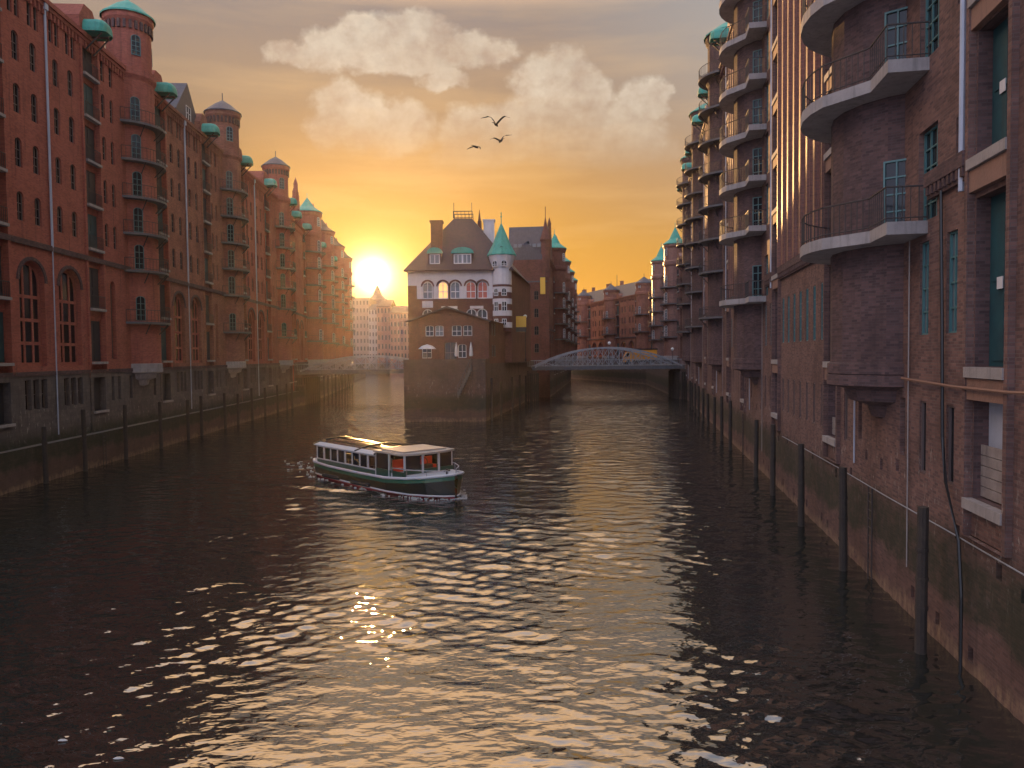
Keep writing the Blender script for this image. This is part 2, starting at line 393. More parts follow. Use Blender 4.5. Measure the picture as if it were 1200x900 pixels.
def railing(path, z, h=1.05, n_per_m=4, r=.02, mid=True, m=0, mb=None):
    mb = mb or MB()
    P = [Vector((p[0], p[1], 0)) for p in path]
    for a, b in zip(P[:-1], P[1:]):
        L = (b-a).length; k = max(1, int(L*n_per_m))
        for i in range(k):
            q = a+(b-a)*i/k; mb.box(q.x-r*.6, q.x+r*.6, q.y-r*.6, q.y+r*.6, z, z+h, m)
    q = P[-1]; mb.box(q.x-r, q.x+r, q.y-r, q.y+r, z, z+h, m)
    mb.tube([(p.x, p.y, z+h) for p in P], r*1.5, 5, m)
    if mid: mb.tube([(p.x, p.y, z+.12) for p in P], r, 4, m)
    return mb

# ------------------------------------------------------------------ warehouse kit  (local x along wall, y out over the canal, z up)
def hood_mesh(w_, L, h):
    p = MB(); n = 8
    prof = []
    secs = [(0, 1), (.55, 1), (.8, .92), (.95, .7), (1.0, .45)]
    rows = []
    for (t, s_) in secs:
        row = [(-w_/2*s_, L*t, -.25*s_)]
        for k in range(n+1):
            a = PI*k/n; row.append((-w_/2*s_*math.cos(a), L*t, h*s_*math.sin(a)**.7))
        row.append((w_/2*s_, L*t, -.25*s_)); rows.append(row)
    for a, b in zip(rows[:-1], rows[1:]):
        for k in range(len(a)-1): p.poly([a[k], a[k+1], b[k+1], b[k]][::-1])
    p.poly(rows[-1]); 
    p.poly([rows[0][0], rows[0][-1], rows[-1][-1], rows[-1][0]])
    return p.mesh('hoist_hood', ['copper'], False)
HOOD = {}
def hood(par, xc, y, z, w_=2.6, L=2.0, h=1.1):
    k = (w_, L, h)
    if k not in HOOD: HOOD[k] = hood_mesh(w_, L, h)
    o = link('hoist_hood', HOOD[k], par, (xc, y, z))
    for q in (-w_*.3, w_*.3):
        b = MB(); b.tube([(q, 0, -1.6), (q, L*.8, -.25)], .06); b.build('bracket', 'iron', o)
    b = MB(); b.tube([(0, 0, -.4), (0, L*.95, -.4)], .09); b.build('hoist_beam', 'iron', o)
    return o

def balcony(par, pts, z, inner, th=.22, slab='concrete', dense=4, brk=True):
    """pts: outer edge polyline from wall to wall; inner: points closing the slab"""
    s = MB(); poly = list(pts)+list(inner)
    s.prism(poly, z-th, z)
    o = s.build('balcony', slab, par)
    ins = []
    c = Vector((sum(p[0] for p in poly)/len(poly), sum(p[1] for p in poly)/len(poly)))
    for p in pts:
        q = Vector(p); d = (c-q); d.normalize(); ins.append(tuple(q+d*.07))
    railing(ins, z, 1.05, dense).build('railing', 'iron', o)
    return o

def sec_hatch(B, W, x0, x1, zb, zt, doors, mat, style):
    """column of loading hatches between two pilasters"""
    pw = .26
    W.box(x0, x0+pw, -.4, .14, zb, zt, mat); W.box(x1-pw, x1, -.4, .14, zb, zt, mat)
    ops = []; xa, xb = x0+pw, x1-pw
    for (a, b) in doors: ops.append((xa+.05, xb-.05, a, b, 0, .14))
    facade(W, xa, xb, zb, zt, -.22, ops, .14, mat)
    wd = xb-xa-.10
    for i, (a, b) in enumerate(doors):
        key = ('door', round(wd, 2), round(b-a, 2))
        if key not in WC:
            d = MB(); hh = b-a
            d.box(-wd/2, wd/2, -.05, 0, 0, hh)
            for s_ in (-1, 1):
                d.box(s_*wd*.25-wd*.2, s_*wd*.25+wd*.2, 0, .04, .12, hh*.45); d.box(s_*wd*.25-wd*.2, s_*wd*.25+wd*.2, 0, .04, hh*.52, hh-.2)
            WC[key] = d
            WC[key] = (d.mesh('loading_door', ['door_dark']), d.mesh('loading_door', ['door_teal']))
        me = WC[key][1 if (i+int(x0)) % 3 == 0 else 0]
        link('loading_door', me, B, ((xa+xb)/2, -.33, a))
        s = MB(); s.box(xa+.05, xb-.05, -.11, .30, a-.22, a-.02); s.build('sill', style.get('sill', 'stone'), B)
        if style.get('hrail') and i > 0:
            railing([(xa+.1, .2), (xb-.1, .2)], a-.02, 1.0, 5).build('railing', 'iron', B)

def tower(B, xc, yc, r, z0, z1, ztop, levels, mat, style, far=False):
    t = MB(); n = 20
    a0 = math.asin(min(.95, max(-.95, -yc/r))); 
    t.lathe([(r, z0), (r, z1)], xc, yc, n, 0, PI*2)
    dr = style.get('dr', 1.0); bodyr, bodyy = r, yc
    t.lathe([(r+.22, z1-.5), (r+.22, z1+.1), (r*dr, z1+.35)], xc, yc, n)
    if dr < 1: yc = yc+r*(1-dr)*.8
    r = r*dr
    t.lathe([(r, z1+.1), (r, ztop-.9), (r+.25, ztop-.5), (r+.25, ztop)], xc, yc, n)
    t.lathe([(bodyr, z1-.9), (bodyr+.22, z1-.5)], xc, bodyy, n)
    T = t.build('stair_tower', mat, B)
    c = MB(); c.lathe([(r+.42, ztop-.1), (r+.42, ztop+.05), (r*.55, ztop+1.1), (.06, ztop+style.get('cone', 1.7))], xc, yc, n)
    c.tube([(xc, yc, ztop+style.get('cone', 1.7)-.2), (xc, yc, ztop+style.get('cone', 1.7)+.9)], .06, 5)
    c.build('tower_roof', style.get('troof', 'copper'), T)
    if style.get('frieze'):
        e = MB()
        for q in range(26):
            a = 2*PI*q/26; ca, sa = math.cos(a), math.sin(a)
            e.extr([(xc+ca*(r)-sa*.12, yc+sa*r+ca*.12, ztop-1.5), (xc+ca*r+sa*.12, yc+sa*r-ca*.12, ztop-1.5), (xc+ca*r+sa*.12, yc+sa*r-ca*.12, ztop-.75), (xc+ca*r-sa*.12, yc+sa*r+ca*.12, ztop-.75)], (ca*.17, sa*.17, 0))
        e.build('corbel_table', 'brick_glazed', T)
    dR, dY = r, yc; r, yc = bodyr, bodyy
    k = MB(); k.lathe([(.05, z0-2.3), (r*.28, z0-2.2), (r*.30, z0-1.7), (r*.5, z0-1.5), (r*.55, z0-1.1), (r*.78, z0-.9), (r*.82, z0-.5), (r+.12, z0-.35), (r+.12, z0), (r, z0+.05)], xc, yc, n)
    k.build('corbel', 'stone' if not style.get('dark') else 'brick_glazed', T)
    e = MB(); e.lathe([(r+.02, z0+.0), (r+.1, z0+.05), (r+.1, z0+.4), (r, z0+.45)], xc, yc, n)
    e.build('band', 'stone' if not style.get('dark') else 'brick_glazed', T)
    # windows on the tower between balconies
    zs = list(levels)+[z1]
    for i, z in enumerate(zs):
        for a in style.get('wang', (60, 120)):
            aa = R(a); x = xc+(r+.02)*math.cos(aa); y = yc+(r+.02)*math.sin(aa)
            if y < .1: continue
            hh = 2.2 if z < z1 else 1.8
            if z >= z1: x = xc+(dR+.02)*math.cos(aa); y = dY+(dR+.02)*math.sin(aa)
            window(T, x, z+(.12 if z < z1 else 1.3), y, .8, hh, .3 if not style.get('dark') else 0, 1, 3, style.get('tframe', 'white_paint'), 'glass', rz=aa-PI/2)
    return T

def tower_balcony(B, T, xc, yc, r, ro, z, near=None, slab='concrete', dense=4):
    """ring balcony; near=(side, straight_len, protrusion) adds the straight run along the wall"""
    a0 = math.asin(max(-1, min(1, -yc/ro))) if yc < 0 else 0
    a0 = max(a0, R(4)); pts = []
    n = 12
    for k in range(n+1):
        a = a0+(PI-2*a0)*k/n; pts.append((xc+ro*math.cos(a), yc+ro*math.sin(a)))
    pts = pts[::-1]                       # from -x to +x
    if near:
        s, ln, pr = near                  # straight part on the -x side (s=-1) or the +x side (s=+1)
        keep = [p for p in pts if (p[0]-xc)*s < r*.80]
        xe = xc+s*(r+ln)
        if s < 0: pts = [(xe, -.02), (xe, pr), (xc-r*1.02, pr)]+keep
        else: pts = keep+[(xc+r*1.02, pr), (xe, pr), (xe, -.02)]
    inner = [(pts[-1][0]-.05, -.1), (pts[0][0]+.05, -.1)]
    o = balcony(B, pts, z, inner, slab=slab, dense=dense, th=.38 if near else .2)
    return o

def bar_bracket(par, x, y0, y1, z):
    b = MB(); b.tube([(x, y0, z-1.0), (x, y1, z-.15)], .05, 5); return b

def sec_wall_left(B, W, x0, x1, P, mat, base, nb=2):
    bw = (x1-x0)/nb; ops = []; wins = []
    topz = P['top']
    for k in range(nb):
        c = x0+bw*(k+.5)
        aw = P.get('aw', 3.1); ops.append((c-aw/2, c+aw/2, P['bz']+.5, P['sz']-1.0, aw/2*.9, .4)); wins.append((c, P['bz']+.5, aw, P['sz']-1.5-P['bz'], aw/2*.9, 2, 3, 'arch', .4))
        for i, z in enumerate(P['fl']):
            if i < len(P['fl'])-1:
                for s in (-1.05, 1.05):
                    ops.append((c+s-.40, c+s+.40, z, z+1.95, .3, .18)); wins.append((c+s, z, .80, 1.95, .3, 1, 2, 'w', .18))
            else:
                for s in (-1.55, -.75, .75, 1.55):
                    ops.append((c+s-.27, c+s+.27, z, z+1.8, .22, .18)); wins.append((c+s, z, .54, 1.8, .22, 0, 1, 'w', .18))
    facade(W, x0, x1, P['bz'], topz, 0, ops, .3, mat)
    for (c, z, w_, h, rise, nv, nh, kd, d) in wins:
        if kd == 'arch': window(B, c, z, -d, w_, h, rise, 2, 3, 'brick_red', 'glass', 'arched_window', ft=.28)
        else: window(B, c, z, -d, w_, h, rise, nv, nh, 'dark_frame', 'glass')
    # hood moulds over the big arches and grey base with three lights
    bops = []
    for k in range(nb):
        c = x0+bw*(k+.5)
        mb = MB()
        for i in range(12):
            a, b = PI*i/12, PI*(i+1)/12; aw = P.get('aw', 3.1)/2; zc = P['sz']-1.0-aw*.9
            q = [(c-math.cos(t)*rr, 0.0, zc+math.sin(t)*rr*.92) for t, rr in ((a, aw+.02), (b, aw+.02), (b, aw+.28), (a, aw+.28))]
            mb.extr(q, (0, .09, 0))
        mb.build('arch_moulding', 'brick_glazed', B)
        for s in (-1.0, 0, 1.0): bops.append((c+s-.36, c+s+.36, 5.0, 7.1, 0, .3))
    facade(W, x0, x1, P['z0'], P['bz'], .06, bops, .3, base)
    for o in bops: window(B, (o[0]+o[1])/2, o[2], .06-.3, .72, 2.1, 0, 0, 1, 'dark_frame', 'glass')

def warehouse(label, origin, ang, L, secs, P, group, cat='warehouse', name='brick_warehouse'):
    B = thing(name, label, cat, (origin[0], origin[1], 0), ang, group)
    mats = P['mats']; W = MB(); top = P['top']; D = P.get('depth', 14)
    trim = MB(); cour = MB()
    for s in secs:
        k, x0, x1 = s[0], s[1], s[2]; o = s[3] if len(s) > 3 else {}
        if k == 'wall': sec_wall_left(B, W, x0, x1, P, 0, 1, o.get('nb', 2))
        elif k == 'narrow':
            ops = []; c = (x0+x1)/2; off = min(.75, (x1-x0)/4)
            for z in P['fl']:
                for q in (-off, off): ops.append((c+q-.30, c+q+.30, z, z+1.95, .24, .18))
            ops.append((c-.45, c+.45, P['bz']+1, P['sz']-1.2, .4, .4))
            facade(W, x0, x1, P['bz'], top, 0, ops, .3, 0)
            for q in ops: window(B, (q[0]+q[1])/2, q[2], -(q[5] if len(q) > 5 else .3), q[1]-q[0], q[3]-q[2], q[4], 0, 2, 'dark_frame', 'glass')
            b = [(c+q-.25, c+q+.25, 5.0, 7.0, 0, .3) for q in (-.6, .6)]
            facade(W, x0, x1, P['z0'], P['bz'], .06, b, .3, 1)
            for q in b: window(B, (q[0]+q[1])/2, q[2], -.24, .5, 2.0, 0, 0, 1, 'dark_frame', 'glass')
        elif k == 'hatch':
            doors = [(a, b) for a, b in P['doors']]
            sec_hatch(B, W, x0, x1, P['bz'], top, [d for d in doors if d[0] > P['bz']], 0, P['hstyle'])
            b = [(x0+.5, x1-.5, 4.3, 7.0, 0, .5)]
            facade(W, x0, x1, P['z0'], P['bz'], .10, b, .5, 1)
            dd = MB(); dd.box(x0+.5, x1-.5, -.45, -.38, 4.3, 7.0); dd.build('loading_door', 'door_dark', B)
            ss = MB(); ss.box(x0+.4, x1-.4, -.38, .3, 4.12, 4.3); ss.build('sill', 'stone', B)
            # gable above the hatch
            h = P.get('gable', 2.6); xc = (x0+x1)/2; g = MB(); hw = (x1-x0)/2
            g.extr([(x0, .1, top), (x1, .1, top), (x1, .1, top+h*.55), (xc+hw*.45, .1, top+h), (xc-hw*.45, .1, top+h), (x0, .1, top+h*.55)], (0, -3.5, 0))
            g.build('gable', mats[0], B)
            if P.get('hood', True): hood(B, xc, .1, top+h*.25, (x1-x0)*.72, 1.6, .95)
        elif k == 'tower':
            xc = o.get('xc', (x0+x1)/2); r = o.get('r', 3.0); yc = o.get('yc', .1)
            facade(W, x0, x1, P['bz'], top, 0, [], .3, 0); facade(W, x0, x1, P['z0'], P['bz'], .06, [(x0+1, x0+1.6, 5, 7, 0, .3), (x1-1.6, x1-1, 5, 7, 0, .3)], .3, 1)
            for q in (x0+1.3, x1-1.3): window(B, q, 5, -.24, .6, 2, 0, 0, 1, 'dark_frame', 'glass')
            T = tower(B, xc, yc, r, P['tz0'], top+.3, P['ttop'], P['bal'], P.get('tmat', mats[0]), P['tstyle'])
            for z in P['bal']:
                bo = tower_balcony(B, T, xc, yc, r, r+P.get('bout', .85), z, o.get('near'), P.get('slab', 'concrete'), P.get('dense', 4))
                for a in (50, 90, 130):
                    br = MB()
                    ca, sa = math.cos(R(a)), math.sin(R(a))
                    br.tube([(xc+r*ca, yc+r*sa, z-1.1), (xc+(r+.85)*ca, yc+(r+.85)*sa, z-.2)], .05, 4)
                    if P.get('brk', True): br.build('bracket', 'iron', bo)
        elif k == 'pipe':
            p = MB(); p.tube([(x0, .14, P['sz']+.3), (x0, .14, top-.4)], .09, 8); p.tube([(x0, .14, 3), (x0, .14, P['sz']+.3)], .05, 6); p.box(x0-.2, x0+.2, .02, .3, top-.5, top)
            p.build('downpipe', 'zinc', B)
        elif k == 'custom': s[3](B, W, x0, x1, P)
    # string courses, frieze
    x0, x1 = 0, L
    for z, h, d in ((P['bz']-.14, .28, .14), (P['sz'], .38, .18)):
        cour.box(x0, x1, .0, d, z, z+h)
        cour.build('string_course', P.get('ccol', 'brick_glazed'), B); cour = MB()
    trim.box(x0, x1, -.4, .34, top-.05, top+.30); trim.box(x0, x1, 0, .2, top-.32, top-.05)
    nden = int(L/.5)
    for i in range(nden):
        xx = x0+(i+.5)*L/nden; trim.box(xx-.11, xx+.11, .0, .16, top-.85, top-.32)
    trim.build('cornice', P.get('corn', mats[0]), B)
    # flanks and back
    W.poly([(0, 0, P['z0']), (0, 0, top), (0, -D, top), (0, -D, P['z0'])], 0)
    W.poly([(L, 0, P['z0']), (L, -D, P['z0']), (L, -D, top), (L, 0, top)], 0)
    W.poly([(0, -D, P['z0']), (0, -D, top), (L, -D, top), (L, -D, P['z0'])], 0)
    W.build('wall', mats, B)
    rh = P.get('roof', 4.0); rf = MB()
    rf.poly([(0, -.4, top+.28), (L, -.4, top+.28), (L, -4.5, top+rh), (0, -4.5, top+rh)])
    rf.poly([(0, -4.5, top+rh), (L, -4.5, top+rh), (L, -D+4, top+rh+.2), (0, -D+4, top+rh+.2)])
    rf.poly([(0, -D+4, top+rh+.2), (L, -D+4, top+rh+.2), (L, -D, top), (0, -D, top)])
    for xx in (0, L):
        rf.poly([(xx, -.4, top), (xx, -.4, top+.28), (xx, -4.5, top+rh), (xx, -D+4, top+rh+.2), (xx, -D, top)])
    R_ = rf.build('roof', P.get('rmat', 'slate'), B)
    rng = random.Random(int(origin[1]*10))
    for i in range(P.get('chim', 2)):
        xx = rng.uniform(2, L-2); ch = MB(); ch.box(xx-.5, xx+.5, -5.5, -4.6, top+rh-.5, top+rh+1.3); ch.box(xx-.58, xx+.58, -5.58, -4.52, top+rh+1.3, top+rh+1.45); ch.build('chimney', mats[0], R_)
    for (xx, ww) in P.get('dormers', []):
        d = MB(); d.extr([(xx-ww/2, -.5, top+.3), (xx+ww/2, -.5, top+.3), (xx+ww/2, -.5, top+1.2), (xx, -.5, top+5.0), (xx-ww/2, -.5, top+1.2)], (0, -6, 0)); dd = d.build('dormer', 'slate', B)
        window(dd, xx, top+.9, -.48, 1.4, 1.5, 0, 1, 1, 'white_paint')
    return B

# gothic stepped gable with pinnacles
def stepped_gable(B, xc, w_, z, h, y, mat, steps=4, cap='stone'):
    g = MB(); sw = w_/2/(steps+.6)
    pts = [(xc-w_/2, y, z)]
    for k in range(steps): 
        x = xc-w_/2+sw*k; z2 = z+h*(k+1)/steps
        pts += [(x, y, z2), (x+sw, y, z2)]
    m = [(2*xc-p[0], p[1], p[2]) for p in reversed(pts)]
    g.extr(pts+m, (0, -.6, 0))
    G = g.build('gable', mat, B)
    for s in (-1, 1):
        for k in range(0, steps, 2):
            x = xc+s*(w_/2-sw*(k+.5)); zz = z+h*(k+1)/steps
            pinn(G, x, y-.3, zz, .28, 1.9, mat, cap)
    pinn(G, xc, y-.3, z+h, .34, 2.6, mat, cap)
    window(G, xc, z+.6, y+.02, .8, min(2.2, h*.45), .35, 0, 1, 'dark_frame')
    return G
def pinn(par, x, y, z, r, h, mat, cap):
    p = MB(); p.box(x-r, x+r, y-r, y+r, z, z+h*.45)
    q = [(x-r*1.15, y-r*1.15), (x+r*1.15, y-r*1.15), (x+r*1.15, y+r*1.15), (x-r*1.15, y+r*1.15)]
    for k in range(4):
        a, b = q[k], q[(k+1) % 4]; p.poly([(a[0], a[1], z+h*.45), (b[0], b[1], z+h*.45), (x, y, z+h)])
    return p.build('pinnacle', mat, par)

# ------------------------------------------------------------------ ground and water
def water():
    m = pm('water', (.013, .016, .014), .03); t = m.node_tree; b = t.nodes['Principled BSDF']
    b.inputs['IOR'].default_value = 2.9
    p = pos_node(t)
    def nz(sx, sy, sc_, det, rough=.5, dist=0, rot=0):
        mp = nd(t, 'ShaderNodeMapping', ins={0: p, 2: (0, 0, rot), 3: (sx, sy, 1)}).outputs[0]
        return nd(t, 'ShaderNodeTexNoise', ins={'Vector': mp, 'Scale': sc_, 'Detail': det, 'Roughness': rough, 'Distortion': dist}).outputs[0]
    a = nz(.45, 1.0, 1.2, 3, .5, .5, .15)
    bb = nz(.5, 1.0, 4.0, 2, .5, .3, -.2)
    far = mth(t, 'MULTIPLY_ADD', nd(t, 'ShaderNodeSeparateXYZ', ins={0: p}).outputs[1], 1/90, -.30, clamp=True)   # chop too fine for the mesh far off
    h = mth(t, 'ADD', mth(t, 'MULTIPLY', mth(t, 'MULTIPLY', a, far), .28), mth(t, 'MULTIPLY', bb, .022))
    bp = nd(t, 'ShaderNodeBump', ins={'Height': h, 'Strength': 1.0, 'Distance': 1.0})
    t.links.new(bp.outputs[0], b.inputs['Normal'])
    # rippled surface: one sheet of real waves, finer towards the near water
    import numpy as np
    rng = np.random.default_rng(5)
    ys = [-60.0]
    while ys[-1] < 8: ys.append(ys[-1]+max(.10, abs(ys[-1]-12)*.06))
    while ys[-1] < 400: ys.append(ys[-1]+.0042*ys[-1])
    ys = np.array(ys); nc = 950
    xl = -36-.0625*ys-np.where(ys > 225, 25, 0); xr = np.where(ys < 150, 12+.1716*np.maximum(ys, -20), 70)
    tt = np.linspace(0, 1, nc)
    X = xl[:, None]+(xr-xl)[:, None]*tt[None]; Y = np.repeat(ys[:, None], nc, 1)
    sp = np.maximum(np.gradient(ys), (xr-xl)/nc)[:, None]
    Z = np.zeros_like(X); P1 = np.zeros_like(X); P2 = np.zeros_like(X)
    for k in range(7):
        a_ = rng.uniform(0, 2*PI); kk = 2*PI/rng.uniform(9, 30); P1 += np.sin(kk*(X*math.cos(a_)+Y*math.sin(a_))+rng.uniform(0, 6.3))
        kk = 2*PI/rng.uniform(3, 9); P2 += np.sin(kk*(X*math.cos(a_+1)+Y*math.sin(a_+1))+rng.uniform(0, 6.3))
    amp = np.clip(.8+.22*P1+.10*P2, .3, 1.35)
    for k in range(56):
        lam = .17*(2.5/.17)**(k/55); kk = 2*PI/lam
        th = PI/2+rng.normal(0, .5)+(PI if k % 3 == 0 else 0)
        slope = .034 if lam < .7 else (.023 if lam < 1.5 else .012)
        fade = np.clip(lam/(3.5*sp)-.6, 0, 1)
        ph = kk*(X*math.cos(th)+Y*math.sin(th))+rng.uniform(0, 6.3)+.9*P2*rng.uniform(-1, 1)+.6*P1*rng.uniform(-1, 1)
        Z += slope/kk*np.sin(ph)*fade*(amp if lam < 2 else .8)
    # wake: crests spreading from the boat
    bx, by, hx, hy = -8.3, 49.6, .66, -.75
    ln = math.hypot(hx, hy); hx /= ln; hy /= ln
    U = -((X-bx)*hx+(Y-by)*hy)+7.6; V = np.abs((X-bx)*(-hy)+(Y-by)*hx)
    wk = np.exp(-((V-.42*U-.3)/(.55+.03*np.maximum(U, 0)))**2)*np.clip(U, 0, 1)*np.exp(-np.maximum(U, 0)/28)
    Z += .11*wk*np.cos((V-.42*U)*3.4)+.035*np.exp(-(V/2.0)**2)*np.clip((U-14)/3, 0, 1)*np.exp(-np.maximum(U-14, 0)/18)*np.sin(U*2.6+np.sin(V*3))
    nr = len(ys); me = bpy.data.meshes.new('water'); co = np.stack([X, Y, Z], -1).reshape(-1, 3).astype(np.float32)
    idx = np.arange(nr*nc).reshape(nr, nc); q = np.stack([idx[:-1, :-1], idx[:-1, 1:], idx[1:, 1:], idx[1:, :-1]], -1).reshape(-1, 4)
    me.vertices.add(len(co)); me.vertices.foreach_set('co', co.ravel())
    me.loops.add(q.size); me.loops.foreach_set('vertex_index', q.ravel().astype(np.int32))
    me.polygons.add(len(q)); me.polygons.foreach_set('loop_start', np.arange(0, q.size, 4, dtype=np.int32)); me.polygons.foreach_set('loop_total', np.full(len(q), 4, dtype=np.int32))
    me.update(); me.polygons.foreach_set('use_smooth', np.ones(len(q), dtype=bool)); me.materials.append(m)
    o = bpy.data.objects.new('water', me); C.objects.link(o); struct(o)
water()

# ------------------------------------------------------------------ left row
nL = math.hypot(1, .0625); angL = math.atan2(-1, .0625)
def LX(Y): return -29.9-.0625*Y
FLS = [17.9, 21.5, 25.1, 28.6, 31.6]
PL = dict(mats=['brick_red', 'brick_base'], top=34.0, bz=7.5, sz=16.3, z0=-1.5, fl=FLS, depth=14,
          doors=[(8.3, 11.6), (12.6, 15.9), (17.4, 20.2), (20.9, 23.7), (24.4, 27.2), (27.9, 30.6), (31.2, 33.4)],
          hstyle=dict(hrail=True, sill='stone'), tz0=7.6, ttop=39.4, bal=[11.8, 16.4, 19.7, 22.9, 26.2, 29.5], tstyle=dict(troof='slate', wang=(40, 140), tframe='teal_frame', frieze=True, dr=.80), slab='deck_steel', dense=3)
LW = 26.8
left_labels = ['red brick warehouse at the left edge of the picture, nearest on the left bank',
               'red brick warehouse on the left bank with the nearest full round balcony tower',
               'second red brick warehouse along the left bank, its slate roof gable above a green hood',
               'third red brick warehouse on the left bank, last one before the left bridge']
for k in range(-1, 3):
    yf = 49.7+LW*(k+1)
    secs = [('hatch', 0, 3.0), ('tower', 3.0, 10.8, dict(r=2.35, yc=-.75, xc=6.9)), ('narrow', 10.8, 13.8), ('hatch', 13.8, 16.8), ('wall', 16.8, 26.8), ('pipe', 21.8, 21.8)]
    P = dict(PL); P['dormers'] = [(18.8, 7.0)] if k in (1,) else []
    if k == 0: P['tstyle'] = dict(PL['tstyle'], troof='copper')
    if k == 1: P['roof'] = 5.0; P['mats'] = ['brick_rust', 'brick_base']
    warehouse(left_labels[k+1], (LX(yf), yf), angL, LW, secs, P, 'red brick warehouses along the left bank')

# far left gothic row beyond the bridge
yy = 49.7+LW*3+2.2
angL2 = math.atan2(-1, .1255)
def LX2(Y): return -38.4-.1255*(Y-132)
Gn = ['dark red gabled warehouse just beyond the left bridge', 'second gabled warehouse beyond the left bridge, between two pinnacled gables',
      'third gabled warehouse beyond the left bridge, hazy in the sunlight', 'farthest gabled warehouse on the left bank, right beside the setting sun']
for k in range(4):
    Lm = 23.5; yf = yy+Lm*(k+1)
    P = dict(PL); P.update(top=33.0, ttop=37.5, gable=2.0, tstyle=dict(troof='copper' if k == 0 else 'roof_tile', cone=3.0), dense=2, chim=1, roof=5, hood=(k < 3))
    secs = [('tower', 0, 8.0, dict(r=2.6, yc=.2)), ('hatch', 8, 11), ('wall', 11, 20.5), ('hatch', 20.5, 23.5)]
    B = warehouse(Gn[k], (LX2(yf), yf), angL2, Lm, secs, P, 'gabled warehouses beyond the left bridge')
    stepped_gable(B, 15.7, 8.5, 33.3, 6.0, .1, 'brick_red')
    stepped_gable(B, 4, 4.0, 33.3, 4.0, -3.2, 'brick_red', 3)

